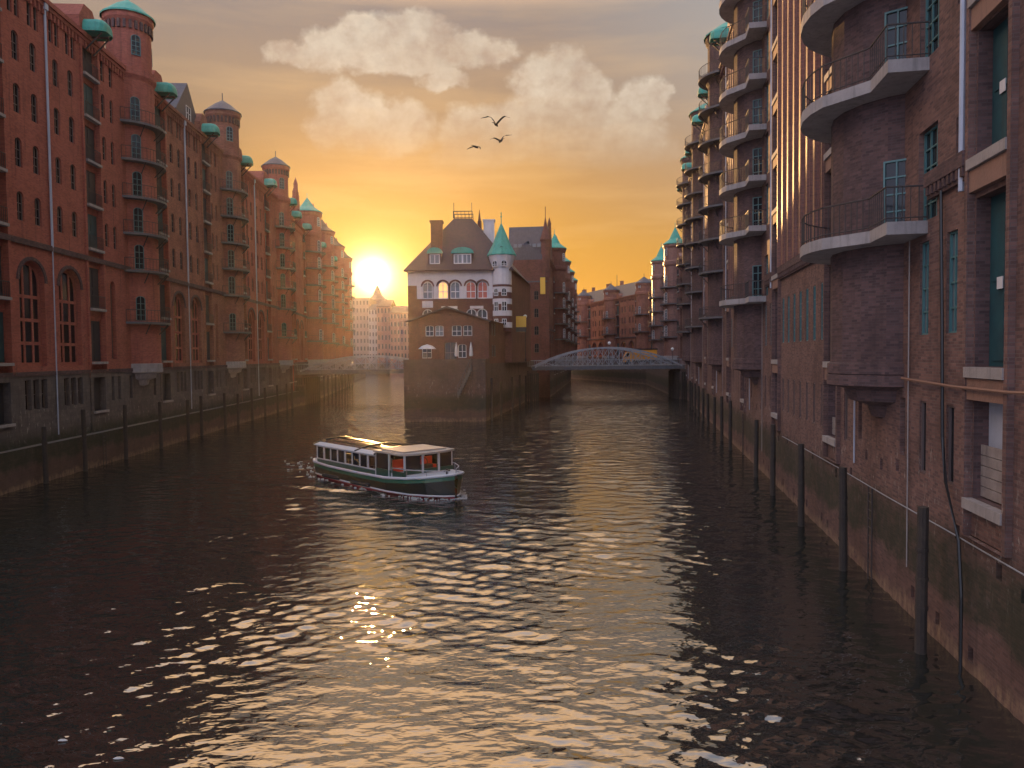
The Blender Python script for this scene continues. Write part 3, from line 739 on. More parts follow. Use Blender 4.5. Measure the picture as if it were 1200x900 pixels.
# ------------------------------------------------------------------ right row
angR = math.atan2(1, .1716); nR = math.hypot(1, .1716)
def RX(Y): return 8.57+.1716*Y
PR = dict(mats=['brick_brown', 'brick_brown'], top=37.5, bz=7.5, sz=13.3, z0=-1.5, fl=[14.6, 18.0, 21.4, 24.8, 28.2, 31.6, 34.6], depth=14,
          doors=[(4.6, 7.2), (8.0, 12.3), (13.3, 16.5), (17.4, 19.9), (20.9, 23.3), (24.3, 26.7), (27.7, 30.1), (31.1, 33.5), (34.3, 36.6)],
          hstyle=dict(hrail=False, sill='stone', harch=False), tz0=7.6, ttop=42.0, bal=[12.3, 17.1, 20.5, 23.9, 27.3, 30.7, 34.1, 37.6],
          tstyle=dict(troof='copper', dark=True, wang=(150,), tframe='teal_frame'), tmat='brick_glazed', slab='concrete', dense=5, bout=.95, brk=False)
def right_building(label, Y0, Lm, first, wall_l):
    """hatch, flank, tower, flank, hatch, pier wall; origin at the near end"""
    P = dict(PR); B = thing('brick_warehouse', label, 'warehouse', (RX(Y0), Y0, 0), angR, 'brown brick warehouses along the right bank')
    W = MB(); top = P['top']; D = 14
    UP = 0 if first else (1 if Y0 < 60 else 2)
    hA = (0, 2.45); fA = (2.45, 7.0); tw = (7.0, 12.9); fB = (12.9, 15.2); hB = (15.2, 17.75); wl = (17.75, Lm)
    xc = 9.95; yc = -1.2; r = 2.8 if UP < 2 else 2.45
    def win(x0, x1, z0, z1, y, d, nv=1, nh=3, fm='teal_frame', gm='glass_pale', rise=0): window(B, (x0+x1)/2, z0, y-d, x1-x0, z1-z0, rise, nv, nh, fm, gm)
    def small(x, z): return (x-.15, x+.15, z, z+.40, 0, .5)
    # hatches
    for (a, b), idx in ((hA, 0), (hB, 1)):
        pw = .18; xa, xb = a+pw, b-pw
        W.box(a, a+pw, -.3, .16, 3.6, top, 0); W.box(b-pw, b, -.3, .16, 3.6, top, 0)
        facade(W, a, b, P['z0'], 3.6, 0, [small((a+b)/2-.6, 2.9), small((a+b)/2+.9, .3)], .3, 0)
        W.poly([(a, 0, 3.6), (b, 0, 3.6), (b, .16, 3.6), (a, .16, 3.6)], 0); 
        ops = [(xa+.06, xb-.06, d0, d1, 0, .40) for d0, d1 in P['doors']]
        facade(W, xa, xb, 3.6, top, -.04, ops, .40, 0, 1)  # reveals take a darker brick, painting in the shade of the recess
        for i, (d0, d1) in enumerate(P['doors']):
            wd = xb-xa-.12; hh = d1-d0; xm = (xa+xb)/2
            d = MB()
            if i == 0:
                for q in range(6 if idx == 0 else 3):
                    z = .05+q*.27
                    if z+.25 < hh*.62: d.box(-wd/2+.5*(idx == 0), wd/2, .12, .18, z, z+.25)
                d.box(-wd/2, wd/2, -.05, 0, 0, hh, 1)
                d.build('loading_door', ['planks', 'zinc'], B, loc=(xm, -.40, d0))
            else:
                d.box(-wd/2, 0, -.05, 0, 0, hh, 1); d.box(0, wd/2, -.05, .02, 0, hh, 0)
                d.box(wd*.08, wd*.42, .02, .05, .15, hh*.42); d.box(wd*.08, wd*.42, .02, .05, hh*.5, hh-.25)
                d.box(wd*.1, wd*.25, .05, .07, hh*.45, hh*.45+.3, 2)
                d.build('loading_door', ['door_teal', 'door_dark', 'white_paint'], B, loc=(xm, -.40, d0))
            s = MB(); s.box(xa-.02, xb+.02, -.05, .2, d0-.28, d0-.01)
            if i > 0: s.box(xa-.02, xb+.02, -.05, .12, d0-.85, d0-.30, 1)
            s.build('sill', ['stone', 'stone_red'], B)
        g = MB(); h = 3.0; c = (a+b)/2; hw = (b-a)/2
        g.extr([(a, .1, top), (b, .1, top), (b, .1, top+h*.6), (c, .1, top+h), (a, .1, top+h*.6)], (0, -3, 0)); g.build('gable', 'brick_upper', B)
        hood(B, c, .1, top+.9, 2.0, 1.7, .9)
    # flank walls beside the tower
    for (a, b), side in ((fA, -1), (fB, 1)):
        ops = []; 
        xs_ = [a+1.15, b-1.35] if side < 0 else [(a+b)/2+.3]
        for x in xs_:
            ops.append((x-.36, x+.36, 8.9, 11.7, 0, .14)); ops.append((x-.26, x+.26, 4.7, 6.9, 0, .12))
        dx_ = b-1.55 if side < 0 else a+.9
        for z in P['bal']:
            if z < top-1: ops.append((dx_-.75, dx_+.75, z+.02, z+2.75, 0, .22))
        if side < 0:
            for z in P['bal'][:-1]: ops.append((a+.75-.22, a+.75+.22, z+.6, z+2.4, 0, .22))
        ops += [small(a+.6, 3.3), small(a+1.9, .45)]+([small(a+2.9, 3.3), small(a+3.9, .6)] if side < 0 else [])
        facade(W, a, b, P['z0'], top, 0, ops, .3, 0)
        for q in ops:
            wd = q[1]-q[0]
            if wd < .3: continue
            if wd > 1: win(q[0], q[1], q[2], q[3], 0, q[5], 2, 4, 'teal_frame', 'glass')
            elif q[2] > 8: win(q[0], q[1], q[2], q[3], 0, q[5], 1, 3, 'teal_frame', 'glass_pale' if q[2] < 9 else 'glass')
            else: win(q[0], q[1], q[2], q[3], 0, q[5], 0, 0, 'dark_frame', 'glass')
    facade(W, tw[0], tw[1], P['z0'], top, 0, [small(tw[0]+.9, 4.4), small(tw[0]+2.6, 4.2), small(tw[0]+4.4, 4.3), (tw[0]+.2, tw[0]+.7, 5, 6.9, 0, .3), (tw[1]-.9, tw[1]-.4, 5, 6.9, 0, .3)], .3, 0)
    T = tower(B, xc, yc, r, P['tz0'], top+.3, P['ttop'], P['bal'], 'brick_glazed', P['tstyle'])
    for i, z in enumerate(P['bal']):
        bo = tower_balcony(B, T, xc, yc, r, 3.85 if UP < 2 else 3.45, z, (-1, 1.75, 1.15) if i < 7 and UP < 2 else None, 'concrete' if UP < 2 else 'deck_steel', 5)
        if UP == 2:
            for a in (40, 90, 140):
                br = MB(); ca, sa = math.cos(R(a)), math.sin(R(a)); br.tube([(xc+r*ca, yc+r*sa, z-1.1), (xc+(r+.8)*ca, yc+(r+.8)*sa, z-.2)], .05, 4); br.build('bracket', 'iron', bo)
    p = MB(); p.tube([(2.75, .12, 12.6), (2.75, .12, top)], .075, 8); p.build('downpipe', 'zinc', B)
    p = MB(); p.tube([(6.75, .06, 1.5), (6.75, .06, 12)], .02, 5); p.build('conduit', 'stone', B)
    p = MB(); p.tube([(12.75, .08, 4), (12.75, .08, 36)], .035, 6); p.build('conduit', 'zinc', B)
    # wall of deep piers with narrow lights
    a, b = wl; nb = max(3, int(round((b-a)/1.75))); bw = (b-a)/nb; ops = []; lo = []
    for k in range(nb):
        c = a+bw*(k+.5)
        lo.append((c-.3, c+.3, 9.0, 11.7, 0, .10)); lo.append((c-.2, c+.2, 4.9, 6.9, 0, .10))
        lo.append(small(c+.2, 3.1)) if k % 2 else lo.append(small(c-.1, .4))
        for z in P['fl']: ops.append((c-.36, c+.36, z, z+2.1, 0, .12))
    facade(W, a, b, P['z0'], 13.2, 0, lo, .3, 0)
    facade(W, a, b, 13.2, top, -.50, ops, .25, 0)
    W.poly([(a, 0, 13.2), (b, 0, 13.2), (b, -.5, 13.2), (a, -.5, 13.2)], 0)
    for q in lo:
        if q[1]-q[0] > .3: win(q[0], q[1], q[2], q[3], 0, q[5], 0 if q[2] < 6 else 1, 0 if q[2] < 6 else 3, 'teal_frame' if q[2] > 8 else 'dark_frame', 'glass')
    for q in ops: win(q[0], q[1], q[2], q[3], -.5, q[5], 1, 2, 'dark_frame', 'glass')
    for k in range(nb+1):
        c = a+bw*k; q = MB(); q.box(max(a, c-.34), min(b, c+.34), -.49, .05 if k % 2 else .14, 13.6, top-.05); q.box(max(a, c-.17), min(b, c+.17), .05, .24, 13.6, top-.3); q.build('pier', 'brick_upper', B)
    # cornices
    for (q0, q1) in (fA, fB, wl):
        t = MB()
        if q0 == fA[0]: q1 = 5.15
        t.box(q0, q1, 0, .22, 13.2, 13.6); t.box(q0, q1, 0, .12, 12.85, 13.2)
        for i in range(int((q1-q0)/.3)): t.box(q0+.3*i+.05, q0+.3*i+.2, .12, .2, 12.95, 13.2)
        t.build('string_course', 'brick_glazed', B)
    t = MB(); t.box(0, Lm, -.4, .4, top, top+.35); 
    for i in range(int(Lm/.5)): t.box(.5*i+.1, .5*i+.35, 0, .25, top-.5, top)
    t.build('cornice', 'brick_upper', B)
    W.poly([(0, 0, P['z0']), (0, 0, top), (0, -D, top), (0, -D, P['z0'])], 0); W.poly([(Lm, 0, P['z0']), (Lm, -D, P['z0']), (Lm, -D, top), (Lm, 0, top)], 0)
    W.poly([(0, -D, P['z0']), (0, -D, top), (Lm, -D, top), (Lm, -D, P['z0'])], 0)
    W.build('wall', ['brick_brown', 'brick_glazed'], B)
    rf = MB(); rf.extr([(0, -.3, top+.3), (0, -5, top+4), (0, -D+4, top+4), (0, -D, top)], (Lm, 0, 0)); rf.build('roof', 'slate', B)
    return B, W
rl = ['brown brick warehouse at the right edge, nearest, with two large curved balconies',
      'second brown brick warehouse on the right bank, tower lit along its orange piers',
      'third brown brick warehouse along the right bank, in the stack of balconies',
      'fourth brown brick warehouse on the right bank',
      'brown brick warehouse on the right bank beside the right bridge']
rl[3] = 'fourth brown brick warehouse on the right bank, second before the right bridge'
starts = [17.2, 46.0, 71.5, 97.0, 121.5]; ends = starts[1:]+[146.0]
for i, (a, b) in enumerate(zip(starts, ends)):
    right_building(rl[i], a, (b-a)*nR, i == 0, None)
# the wall that runs on towards the viewer, just outside the right edge
B = thing('brick_warehouse', 'plain brown brick wall at the extreme right edge, nearest to the viewer', 'warehouse', (RX(-14), -14, 0), angR, 'brown brick warehouses along the right bank')
W = MB(); LL = (17.2+14)*nR; ops = []
for k in range(1, 10):
    for z in (9, 14.6, 18, 21.4, 24.8, 28.2, 31.6): ops.append((k*3-.4, k*3+.4, z, z+2.1, 0, .25))
facade(W, 0, LL, -1.5, 37.5, 0, ops+[(LL-.7, LL-.45, 2.7, 3.05, 0, .3)], .25, 0)
W.box(0, LL, -14, -.6, 37.3, 37.5)
W.poly([(0, 0, -1.5), (0, 0, 37.5), (0, -14, 37.5), (0, -14, -1.5)], 0)
W.build('wall', ['brick_brown'], B)
for q in ops: window(B, (q[0]+q[1])/2, q[2], -.25, .8, 2.1, 0, 1, 2, 'dark_frame')

# cable and pipe along the right wall
def rw(Y, off, z): 
    o = Vector((-1, .1716)).normalized()*off; return (RX(Y)+o.x, Y+o.y, z)
p = MB(); p.tube([rw(5, .22, 7.75), rw(12, .2, 7.6), rw(17, .22, 7.45), rw(20, .2, 7.45), rw(24.0, .2, 7.55)], .045, 6)
tag(p.build('wall_pipe', 'cable'), 'thin rust coloured pipe running level along the right brick wall', 'pipe')
p = MB(); p.tube([rw(8, .1, 3.55), rw(16, .08, 3.42), rw(20, .1, 3.44), rw(26, .08, 3.40), rw(32, .1, 3.45), rw(45, .08, 3.4)], .02, 5)
tag(p.build('cable', 'steel_grey'), 'thin grey cable strung low along the right wall above the waterline', 'cable')
p = MB(); p.tube([rw(21.2, .14, 12.9), rw(21.0, .14, 9), rw(20.9, .14, 6), rw(20.6, .16, 4.8), rw(19.6, .2, 3.4), rw(19.3, .24, 2), rw(19.3, .24, .0)], .045, 6)
tag(p.build('cable', 'black_paint'), 'black cable bending down the right wall past the boarded hatch to the water', 'cable')

# gothic row beyond the right bridge
def V2(a): return Vector((a[0], a[1]))
def row_between(p0, p1, n, labels, P, group, spire=False, gab=True):
    """buildings whose local +y faces the left of p0->p1"""
    p0, p1 = V2(p0), V2(p1); d = (p1-p0); L = d.length/n; ang = math.atan2(d.y, d.x); d.normalize()
    out = []
    for k in range(n):
        o = p0+d*L*k; t1 = L*.22; 
        secs = [('hatch', 0, 3), ('tower', 3, 3+6.4, dict(r=2.3, yc=.15)), ('hatch', 9.4, 12.4), ('wall', 12.4, L, dict(nb=max(1, round((L-12.4)/5))))]
        B = warehouse(labels[k], (o.x, o.y), ang, L, secs, P, group)
        if gab: stepped_gable(B, (12.4+L)/2, min(8, L-13), P['top']+.3, 4.5, .1, P['mats'][0], 3)
        out.append(B)
    return out
PG = dict(PL); PG.update(top=27.0, ttop=31.0, fl=[14.6, 18.0, 21.4, 24.6], sz=13.4, gable=1.6, doors=[(8, 12), (14, 17), (17.6, 20.4), (21, 23.8), (24.4, 26.6)], bal=[12, 15.4, 18.8, 22.2], mats=['brick_upper', 'brick_brown'],
    tstyle=dict(troof='copper', cone=3.6), dense=2, chim=2, roof=3.5, hood=False)
row_between((33.6, 150), (38.8, 205), 2, ['green spired brick warehouse just behind the right end of the bridge', 'far brick warehouse with the small green spire beyond the right bridge'], PG, 'spired warehouses beyond the right bridge')
PF = dict(PG); PF.update(mats=['brick_rust', 'brick_brown'], top=26.0, ttop=29.0, tstyle=dict(troof='slate', cone=2.0), bal=[15, 20], chim=3, roof=5)
row_between((40.5, 213), (-5.4, 371.5), 7, ['far brick warehouse closing the right canal, at its right end below the stepped roof', 'far brick warehouse behind the crown of the right bridge, second from the right',
   'far brick warehouse closing the right canal, third from the right', 'far brick warehouse near the left end of the row behind the right bridge', 'sixth far warehouse, unseen, added behind the tall island buildings to block low sun', 'warehouse of the far row hidden by the tall island buildings, added to keep sun off the quay', 'last warehouse of the far row, added at the hidden end of the right canal as a sun block'], PF, 'far warehouses at the bend of the right canal', gab=False)  # last three stand unseen, added to keep low sun off the quay

# ------------------------------------------------------------------ quays and land
def quay(name, pts, z1, mat, label, struct_=False):
    q = MB(); q.prism(pts, -1.5, z1, 0, 1); o = q.build(name, [mat, 'cobble'])
    tag(o, label, 'quay wall'); return o
def lw(Y, off): 
    o = Vector((1, .0625)).normalized()*off; return (LX(Y)+o.x, Y+o.y)
lp = [lw(-20, -1), lw(-20, .75), lw(40, .7), lw(80, .8), lw(132, .75), lw(132, -1)]
quay('quay_wall', lp[::-1] if False else [lp[0], lp[5], lp[4], lp[3], lp[2], lp[1]], 2.6, 'brick_quay', 'low mossy quay wall under the near left warehouses')
lp = [(LX2(133)-1, 133), (LX2(133)+1.6, 133), (LX2(240)+1.6, 240), (LX2(240)-1, 240)]
quay('quay_wall', [lp[0], lp[3], lp[2], lp[1]][::1], 3.6, 'brick_quay', 'quay wall with timber fenders beyond the left bridge')
# streets behind the rows and far ground
g = MB(); g.prism([(-400, -60), (LX(-60)-1, -60), (LX(132)-1, 132), (LX2(330)-1, 330), (-400, 330)], -1.5, 5.6); struct(g.build('ground', 'cobble'))
g = MB(); g.prism([(RX(-60)+1, -60), (400, -60), (400, 330), (60, 330), (42, 212), (RX(140)+1, 146)], -1.5, 5.6); struct(g.build('ground', 'cobble'))
g = MB(); g.prism([(-480, 372), (480, 372), (480, 580), (-480, 580)], -1.5, 5.6); struct(g.build('ground', 'cobble'))
# right side quay strip beyond bridge
quay('quay_wall', [(31.5, 143.5), (33, 143.5), (39.5, 210), (-7, 376), (-9, 376), (37.6, 210)][::1], 5.8, 'brick_quay', 'quay wall below the far warehouses past the right bridge')

# ------------------------------------------------------------------ island
ISL = [(-13.9, 96.5), (-3.4, 96.5), (-.6, 115), (3.4, 143), (9, 180), (19.6, 255), (6, 262), (-15.5, 140)]
q = MB(); q.prism(ISL, -1.5, 7.4, 0, 1)
tag(q.build('quay_wall', ['brick_quay', 'cobble']), 'tall dark brick quay wall of the pointed island between the two canals', 'quay wall')
I_ = MB(); 
for k in range(len(ISL)-3):
    pass
# parapet round the tip
pa = MB(); pts = [(-13.9, 99.5), (-13.9, 96.5), (-3.4, 96.5), (-2.95, 99.5)]
for a, b in zip(pts[:-1], pts[1:]):
    a, b = V2(a), V2(b); d = (b-a).normalized(); n_ = Vector((-d.y, d.x))
    pa.prism([tuple(a-n_*.02), tuple(b-n_*.02), tuple(b+n_*.3), tuple(a+n_*.3)], 7.4, 8.05)
tag(pa.build('parapet', 'brick_quay'), 'low brick parapet round the terrace at the island tip', 'parapet')

def wasserschloss():
    # front annex with low gable
    A = thing('gabled_annex', 'low brown brick annex with a shallow gable at the island tip', 'building', (-13.4, 99.6, 0), 0, None)
    def P_(pts, z0, z1, name, mat, par): 
        m = MB(); m.prism(pts, z0, z1); return m.build(name, mat, par)
    Lx = 10.6; W = MB()
    # local frame rotated so that +y_local = -Y world : use angle pi, origin right end
    A.location = (-3.0, 99.6, 0); A.rotation_euler = (0, 0, PI)
    ops = [(.95, 1.05, 8, 8.1)]
    ops = [(2.2, 3.4, 11.1, 12.5, .15), (3.6, 4.9, 11.1, 12.5, .15), (6.0, 7.1, 11.1, 12.5, .15), (7.3, 8.4, 11.1, 12.5, .15),
           (3.0, 4.1, 8.2, 10.0, .2), (4.3, 5.9, 7.6, 10.3, .2), (7.6, 8.9, 8.2, 9.9, .35)]
    facade(W, 0, Lx, 7.4, 13.0, 0, ops, .3, 0)
    W.poly([(0, 0, 13.0), (Lx, 0, 13.0), (Lx, 0, 13.2), (Lx*.52, 0, 15.0), (0, 0, 13.2)][::-1], 0)
    W.poly([(Lx, 0, 7.4), (Lx, -15, 7.4), (Lx, -15, 13.2), (Lx, 0, 13.2)], 0)
    # right side follows the quay
    sd = []
    W.poly([(0, 0, 7.4), (-2.0, -13, 7.4), (-2.0, -13, 13.2), (0, 0, 13.2)], 0)
    W.build('wall', ['brick_island'], A)
    rf = MB()
    rf.poly([(-.3, .35, 13.1), (Lx*.52, .35, 15.05), (Lx*.52, -13, 15.05), (-2.3, -13, 13.1)]); rf.poly([(Lx+.4, .35, 13.1), (Lx+.4, -13, 13.1), (Lx*.52, -13, 15.05), (Lx*.52, .35, 15.05)])
    rf.extr([(-.3, .36, 13.1), (Lx*.52, .36, 15.05), (Lx+.4, .36, 13.1), (Lx+.4, .36, 12.85), (Lx*.52, .36, 14.8), (-.3, .36, 12.85)], (0, -.3, 0))
    rf.build('roof', 'roof_tile', A)
    gms = ['glass', 'glass', 'glass_pale', 'glass', 'glass', 'glass_lit', 'glass']
    for q_, gm in zip(ops, gms):
        big = q_[1]-q_[0] > 1.5
        window(A, (q_[0]+q_[1])/2, q_[2], -.3, q_[1]-q_[0], q_[3]-q_[2], q_[4], 1, 1, 'dark_frame' if big else 'white_paint', 'glass' if big else gm, ft=.09)
    # side windows
    dv = Vector((-2.0, -13)).normalized()
    for t in (2.2, 4.0):
        for z in (8.3, 11.2):
            window(A, dv.x*t-.03, z, dv.y*t, .7, 1.6, .2, 1, 1, 'dark_frame', 'glass', rz=math.atan2(dv.y, dv.x)+PI)
    # main house
    M = thing('castle_house', 'gabled brick house with white plaster band and green turret on the island', 'building', (.0, 112.5, 0), PI)
    Lm = 15.4; W = MB(); ops = []
    xs1 = [2.5+.0, 4.6, 7.6, 9.8, 12.6]        # local x runs right to left in the picture
    top = 21.6
    row1 = [at(px, 335, 112.5).x for px in (501, 519, 533.5, 551.5, 565.5)]
    row2 = [at(px, 365, 112.5).x for px in (501, 519.5, 534, 552.5, 565)]
    for i, x in enumerate(row1): ops.append((-x-.78, -x+.78, 17.0, 19.6, .75))
    for i, x in enumerate(row2): ops.append((-x-.78, -x+.78, 13.2, 15.5, .7))
    facade(W, 0, Lm, 7.4, 19.0, 0, ops, .25, 0)
    # openings pass through the colour change at 19.0 m: arches are in the plaster
    W2 = MB(); facade(W2, 0, Lm, 19.0, top, .0, [(a, b, 19.0, 19.6, .55) for a, b, c, d, e in ops[:5]], .25, 0)
    W.poly([(0, 0, 7.4), (-3.6, -28, 7.4), (-3.6, -28, top), (0, 0, top)][::1], 0)
    W.poly([(Lm, 0, 7.4), (Lm, -28, 7.4), (Lm, -28, top), (Lm, 0, top)], 0)
    W.build('wall', ['brick_island'], M); W2.build('plaster_band', ['plaster'], M)
    for i, q_ in enumerate(ops):
        gm = {1: 'glass_lit', 4: 'glass_red', 3: 'glass_red'}.get(i, 'glass_pale' if i < 5 else 'glass')
        wdw = window(M, (q_[0]+q_[1])/2, q_[2], -.22, q_[1]-q_[0], q_[3]-q_[2], q_[4], 1, 1, 'white_paint', gm, ft=.14)
        if i < 5:
            sm = MB()
            for k in range(10):
                a, b = PI*k/10, PI*(k+1)/10; c = (q_[0]+q_[1])/2; zc = q_[3]-q_[4]
                sm.extr([(c-math.cos(t)*rr, 0.003, zc+math.sin(t)*rr) for t, rr in ((a, .80), (b, .80), (b, 1.02), (a, 1.02))], (0, .06, 0))
            sm.build('arch_moulding', 'brick_island', M)
    for px, w_ in ((492, .9), (510.5, .7), (542.5, 1.1), (574.5, .8)):
        s_ = MB(); x = -at(px, 337, 112.5).x; s_.box(x-w_/2, x+w_/2, .003, .04, 17.0, 19.05); s_.build('plaster_panel', 'plaster', M)
    for px, w_, z0, z1 in ((501, 1.6, 15.7, 16.7), (526.5, 2.4, 15.5, 15.9), (558.5, 2.0, 15.5, 15.9)):
        s_ = MB(); x = -at(px, 352, 112.5).x; s_.box(x-w_/2, x+w_/2, .003, .04, z0, z1); s_.build('plaster_panel', 'plaster', M)
    # half-hipped roof: big brown tile front
    def wl(px, py, Y): p = at(px, py, Y); return (-p.x, 112.5-p.y, p.z)
    e0 = (Lm+.5, .5, 21.3); e1 = (-.4, .5, 21.3)
    t0 = wl(532, 256, 117.5); t1 = wl(553, 256, 117.5)
    bk = -26; rf = MB()
    rf.poly([e1, e0, t0, t1]); rf.poly([e0, (Lm+.5, bk, 21.3), (t0[0], bk+4, t0[2]), t0]); rf.poly([(-.4-3.2, bk, 21.3), e1, t1, (t1[0]-2, bk+4, t1[2])])
    rf.poly([t0, (t0[0], bk+4, t0[2]), (t1[0]-2, bk+4, t1[2]), t1]); rf.poly([(Lm+.5, bk, 21.3), (-3.6, bk, 21.3), (t1[0]-2, bk+4, t1[2]), (t0[0], bk+4, t0[2])])
    rf.box(-.4, Lm+.5, .3, .62, 21.05, 21.3)
    RF = rf.build('roof', 'roof_tile', M)
    # roof railing, chimneys, dormers
    rr = railing([(t1[0]-.1, t1[1]), (t0[0]+.1, t0[1])], t0[2], 1.1, 2, .05); rr = railing([(t1[0]-.1, t1[1]-2.5), (t0[0]+.1, t0[1]-2.5)], t0[2], 1.1, 2, .05, mb=rr)
    for x in (t0[0], t1[0]): rr.tube([(x, t0[1], t0[2]), (x, t0[1], t0[2]+2.4)], .05, 5)
    rr.build('roof_railing', 'iron', RF)
    c = MB(); a_ = wl(511, 258, 114); c.box(a_[0]-.85, a_[0]+.85, -3.2, -1.6, 21, a_[2]-.3); c.box(a_[0]-1.0, a_[0]+1.0, -3.35, -1.45, a_[2]-.3, a_[2]); c.build('chimney', 'brick_island', RF)
    c = MB(); a_ = wl(573, 258, 120); c.box(a_[0]-.85, a_[0]+.85, -8.4, -6.8, 24, a_[2]-.2); c.box(a_[0]-1.0, a_[0]+1.0, -8.5, -6.7, a_[2]-.2, a_[2]); c.build('chimney', 'plaster', RF)
    c = MB(); a_ = wl(562, 252, 119); c.box(a_[0]-.3, a_[0]+.3, -6.6, -6, 24, a_[2]-1); c.tube([(a_[0], -6.3, a_[2]-1), (a_[0], -6.3, a_[2]+.8)], .28, 6, r2=.03); c.build('finial', 'brick_island', RF)
    for (px, w_, wn) in ((509.5, 2.0, 1.5), (542, 2.9, 2.6)):
        a_ = wl(px, 309, 112.5); x = a_[0]; z = 22.3
        d = MB(); d.box(x-w_/2, x+w_/2, -3.5, -.1, 21.6, 23.9); dd = d.build('dormer', 'roof_tile', RF)
        cp = MB(); nn = 8
        for k in range(nn):
            q0 = (x-w_/2*1.15*math.cos(PI*k/nn), 23.9+.75*math.sin(PI*k/nn)); q1 = (x-w_/2*1.15*math.cos(PI*(k+1)/nn), 23.9+.75*math.sin(PI*(k+1)/nn))
            cp.poly([(q0[0], .15, q0[1]), (q1[0], .15, q1[1]), (q1[0], -4, q1[1]), (q0[0], -4, q0[1])]); cp.poly([(q0[0], .15, q0[1]), (q1[0], .15, q1[1]), (x, .15, 23.85)])
        cp.box(x-w_/2*1.15, x+w_/2*1.15, -.3, .2, 23.75, 23.9)
        cp.build('dormer_roof', 'copper', dd)
        for k in range(2 if w_ > 2.5 else 1):
            xx = x+(k-.5)*wn/2 if w_ > 2.5 else x
            window(dd, xx, 22.2, -.08, wn/2 if w_ > 2.5 else wn, 1.45, 0, 1, 0, 'white_paint', 'glass_pale', ft=.12)
    # turret
    tx, ty = 1.35, -.35; r = 1.45
    t = MB(); t.lathe([(r, 12.0), (r, 19.0)], tx, ty, 16, m=0); t.lathe([(r+.01, 19.0), (r+.01, 21.4), (r+.55, 23.4)], tx, ty, 16, m=1)
    for k in range(4): t.lathe([(r+.015, 12.6+k*1.75), (r+.03, 12.6+k*1.75), (r+.03, 13.4+k*1.75), (r+.015, 13.4+k*1.75)], tx, ty, 16, m=1)
    T = t.build('turret', ['brick_island', 'plaster'], M)
    s_ = MB(); s_.lathe([(r+.55, 23.3), (r+.75, 23.35), (r+.72, 23.5), (1.35, 25.0), (.7, 26.7), (.05, 28.2)], tx, ty, 8); s_.tube([(tx, ty, 28), (tx, ty, 29.8)], .06, 5); s_.lathe([(.02, 29.0), (.16, 29.15), (.02, 29.3)], tx, ty, 8)
    SP = s_.build('spire', 'copper', T)
    for a in (90+12, 90-35):
        aa = R(a)
        for z, wd, hh, rz_ in ((21.6, .95, .95, .47), (17.3, .8, 1.2, .4), (15.0, .8, 1.5, 0), (12.9, .7, 1.0, 0)):
            rr_ = r+.05 if z < 20 else r+.28
            window(T, tx+rr_*math.cos(aa), z, ty+rr_*math.sin(aa), wd, hh, rz_, 1, 1, 'white_paint', 'glass', rz=aa-PI/2, ft=.1)
    window(SP, tx+1.62*math.cos(R(90)), 24.0, ty+1.62, .5, .6, .25, 0, 0, 'copper', 'glass', ft=.05)
wasserschloss()

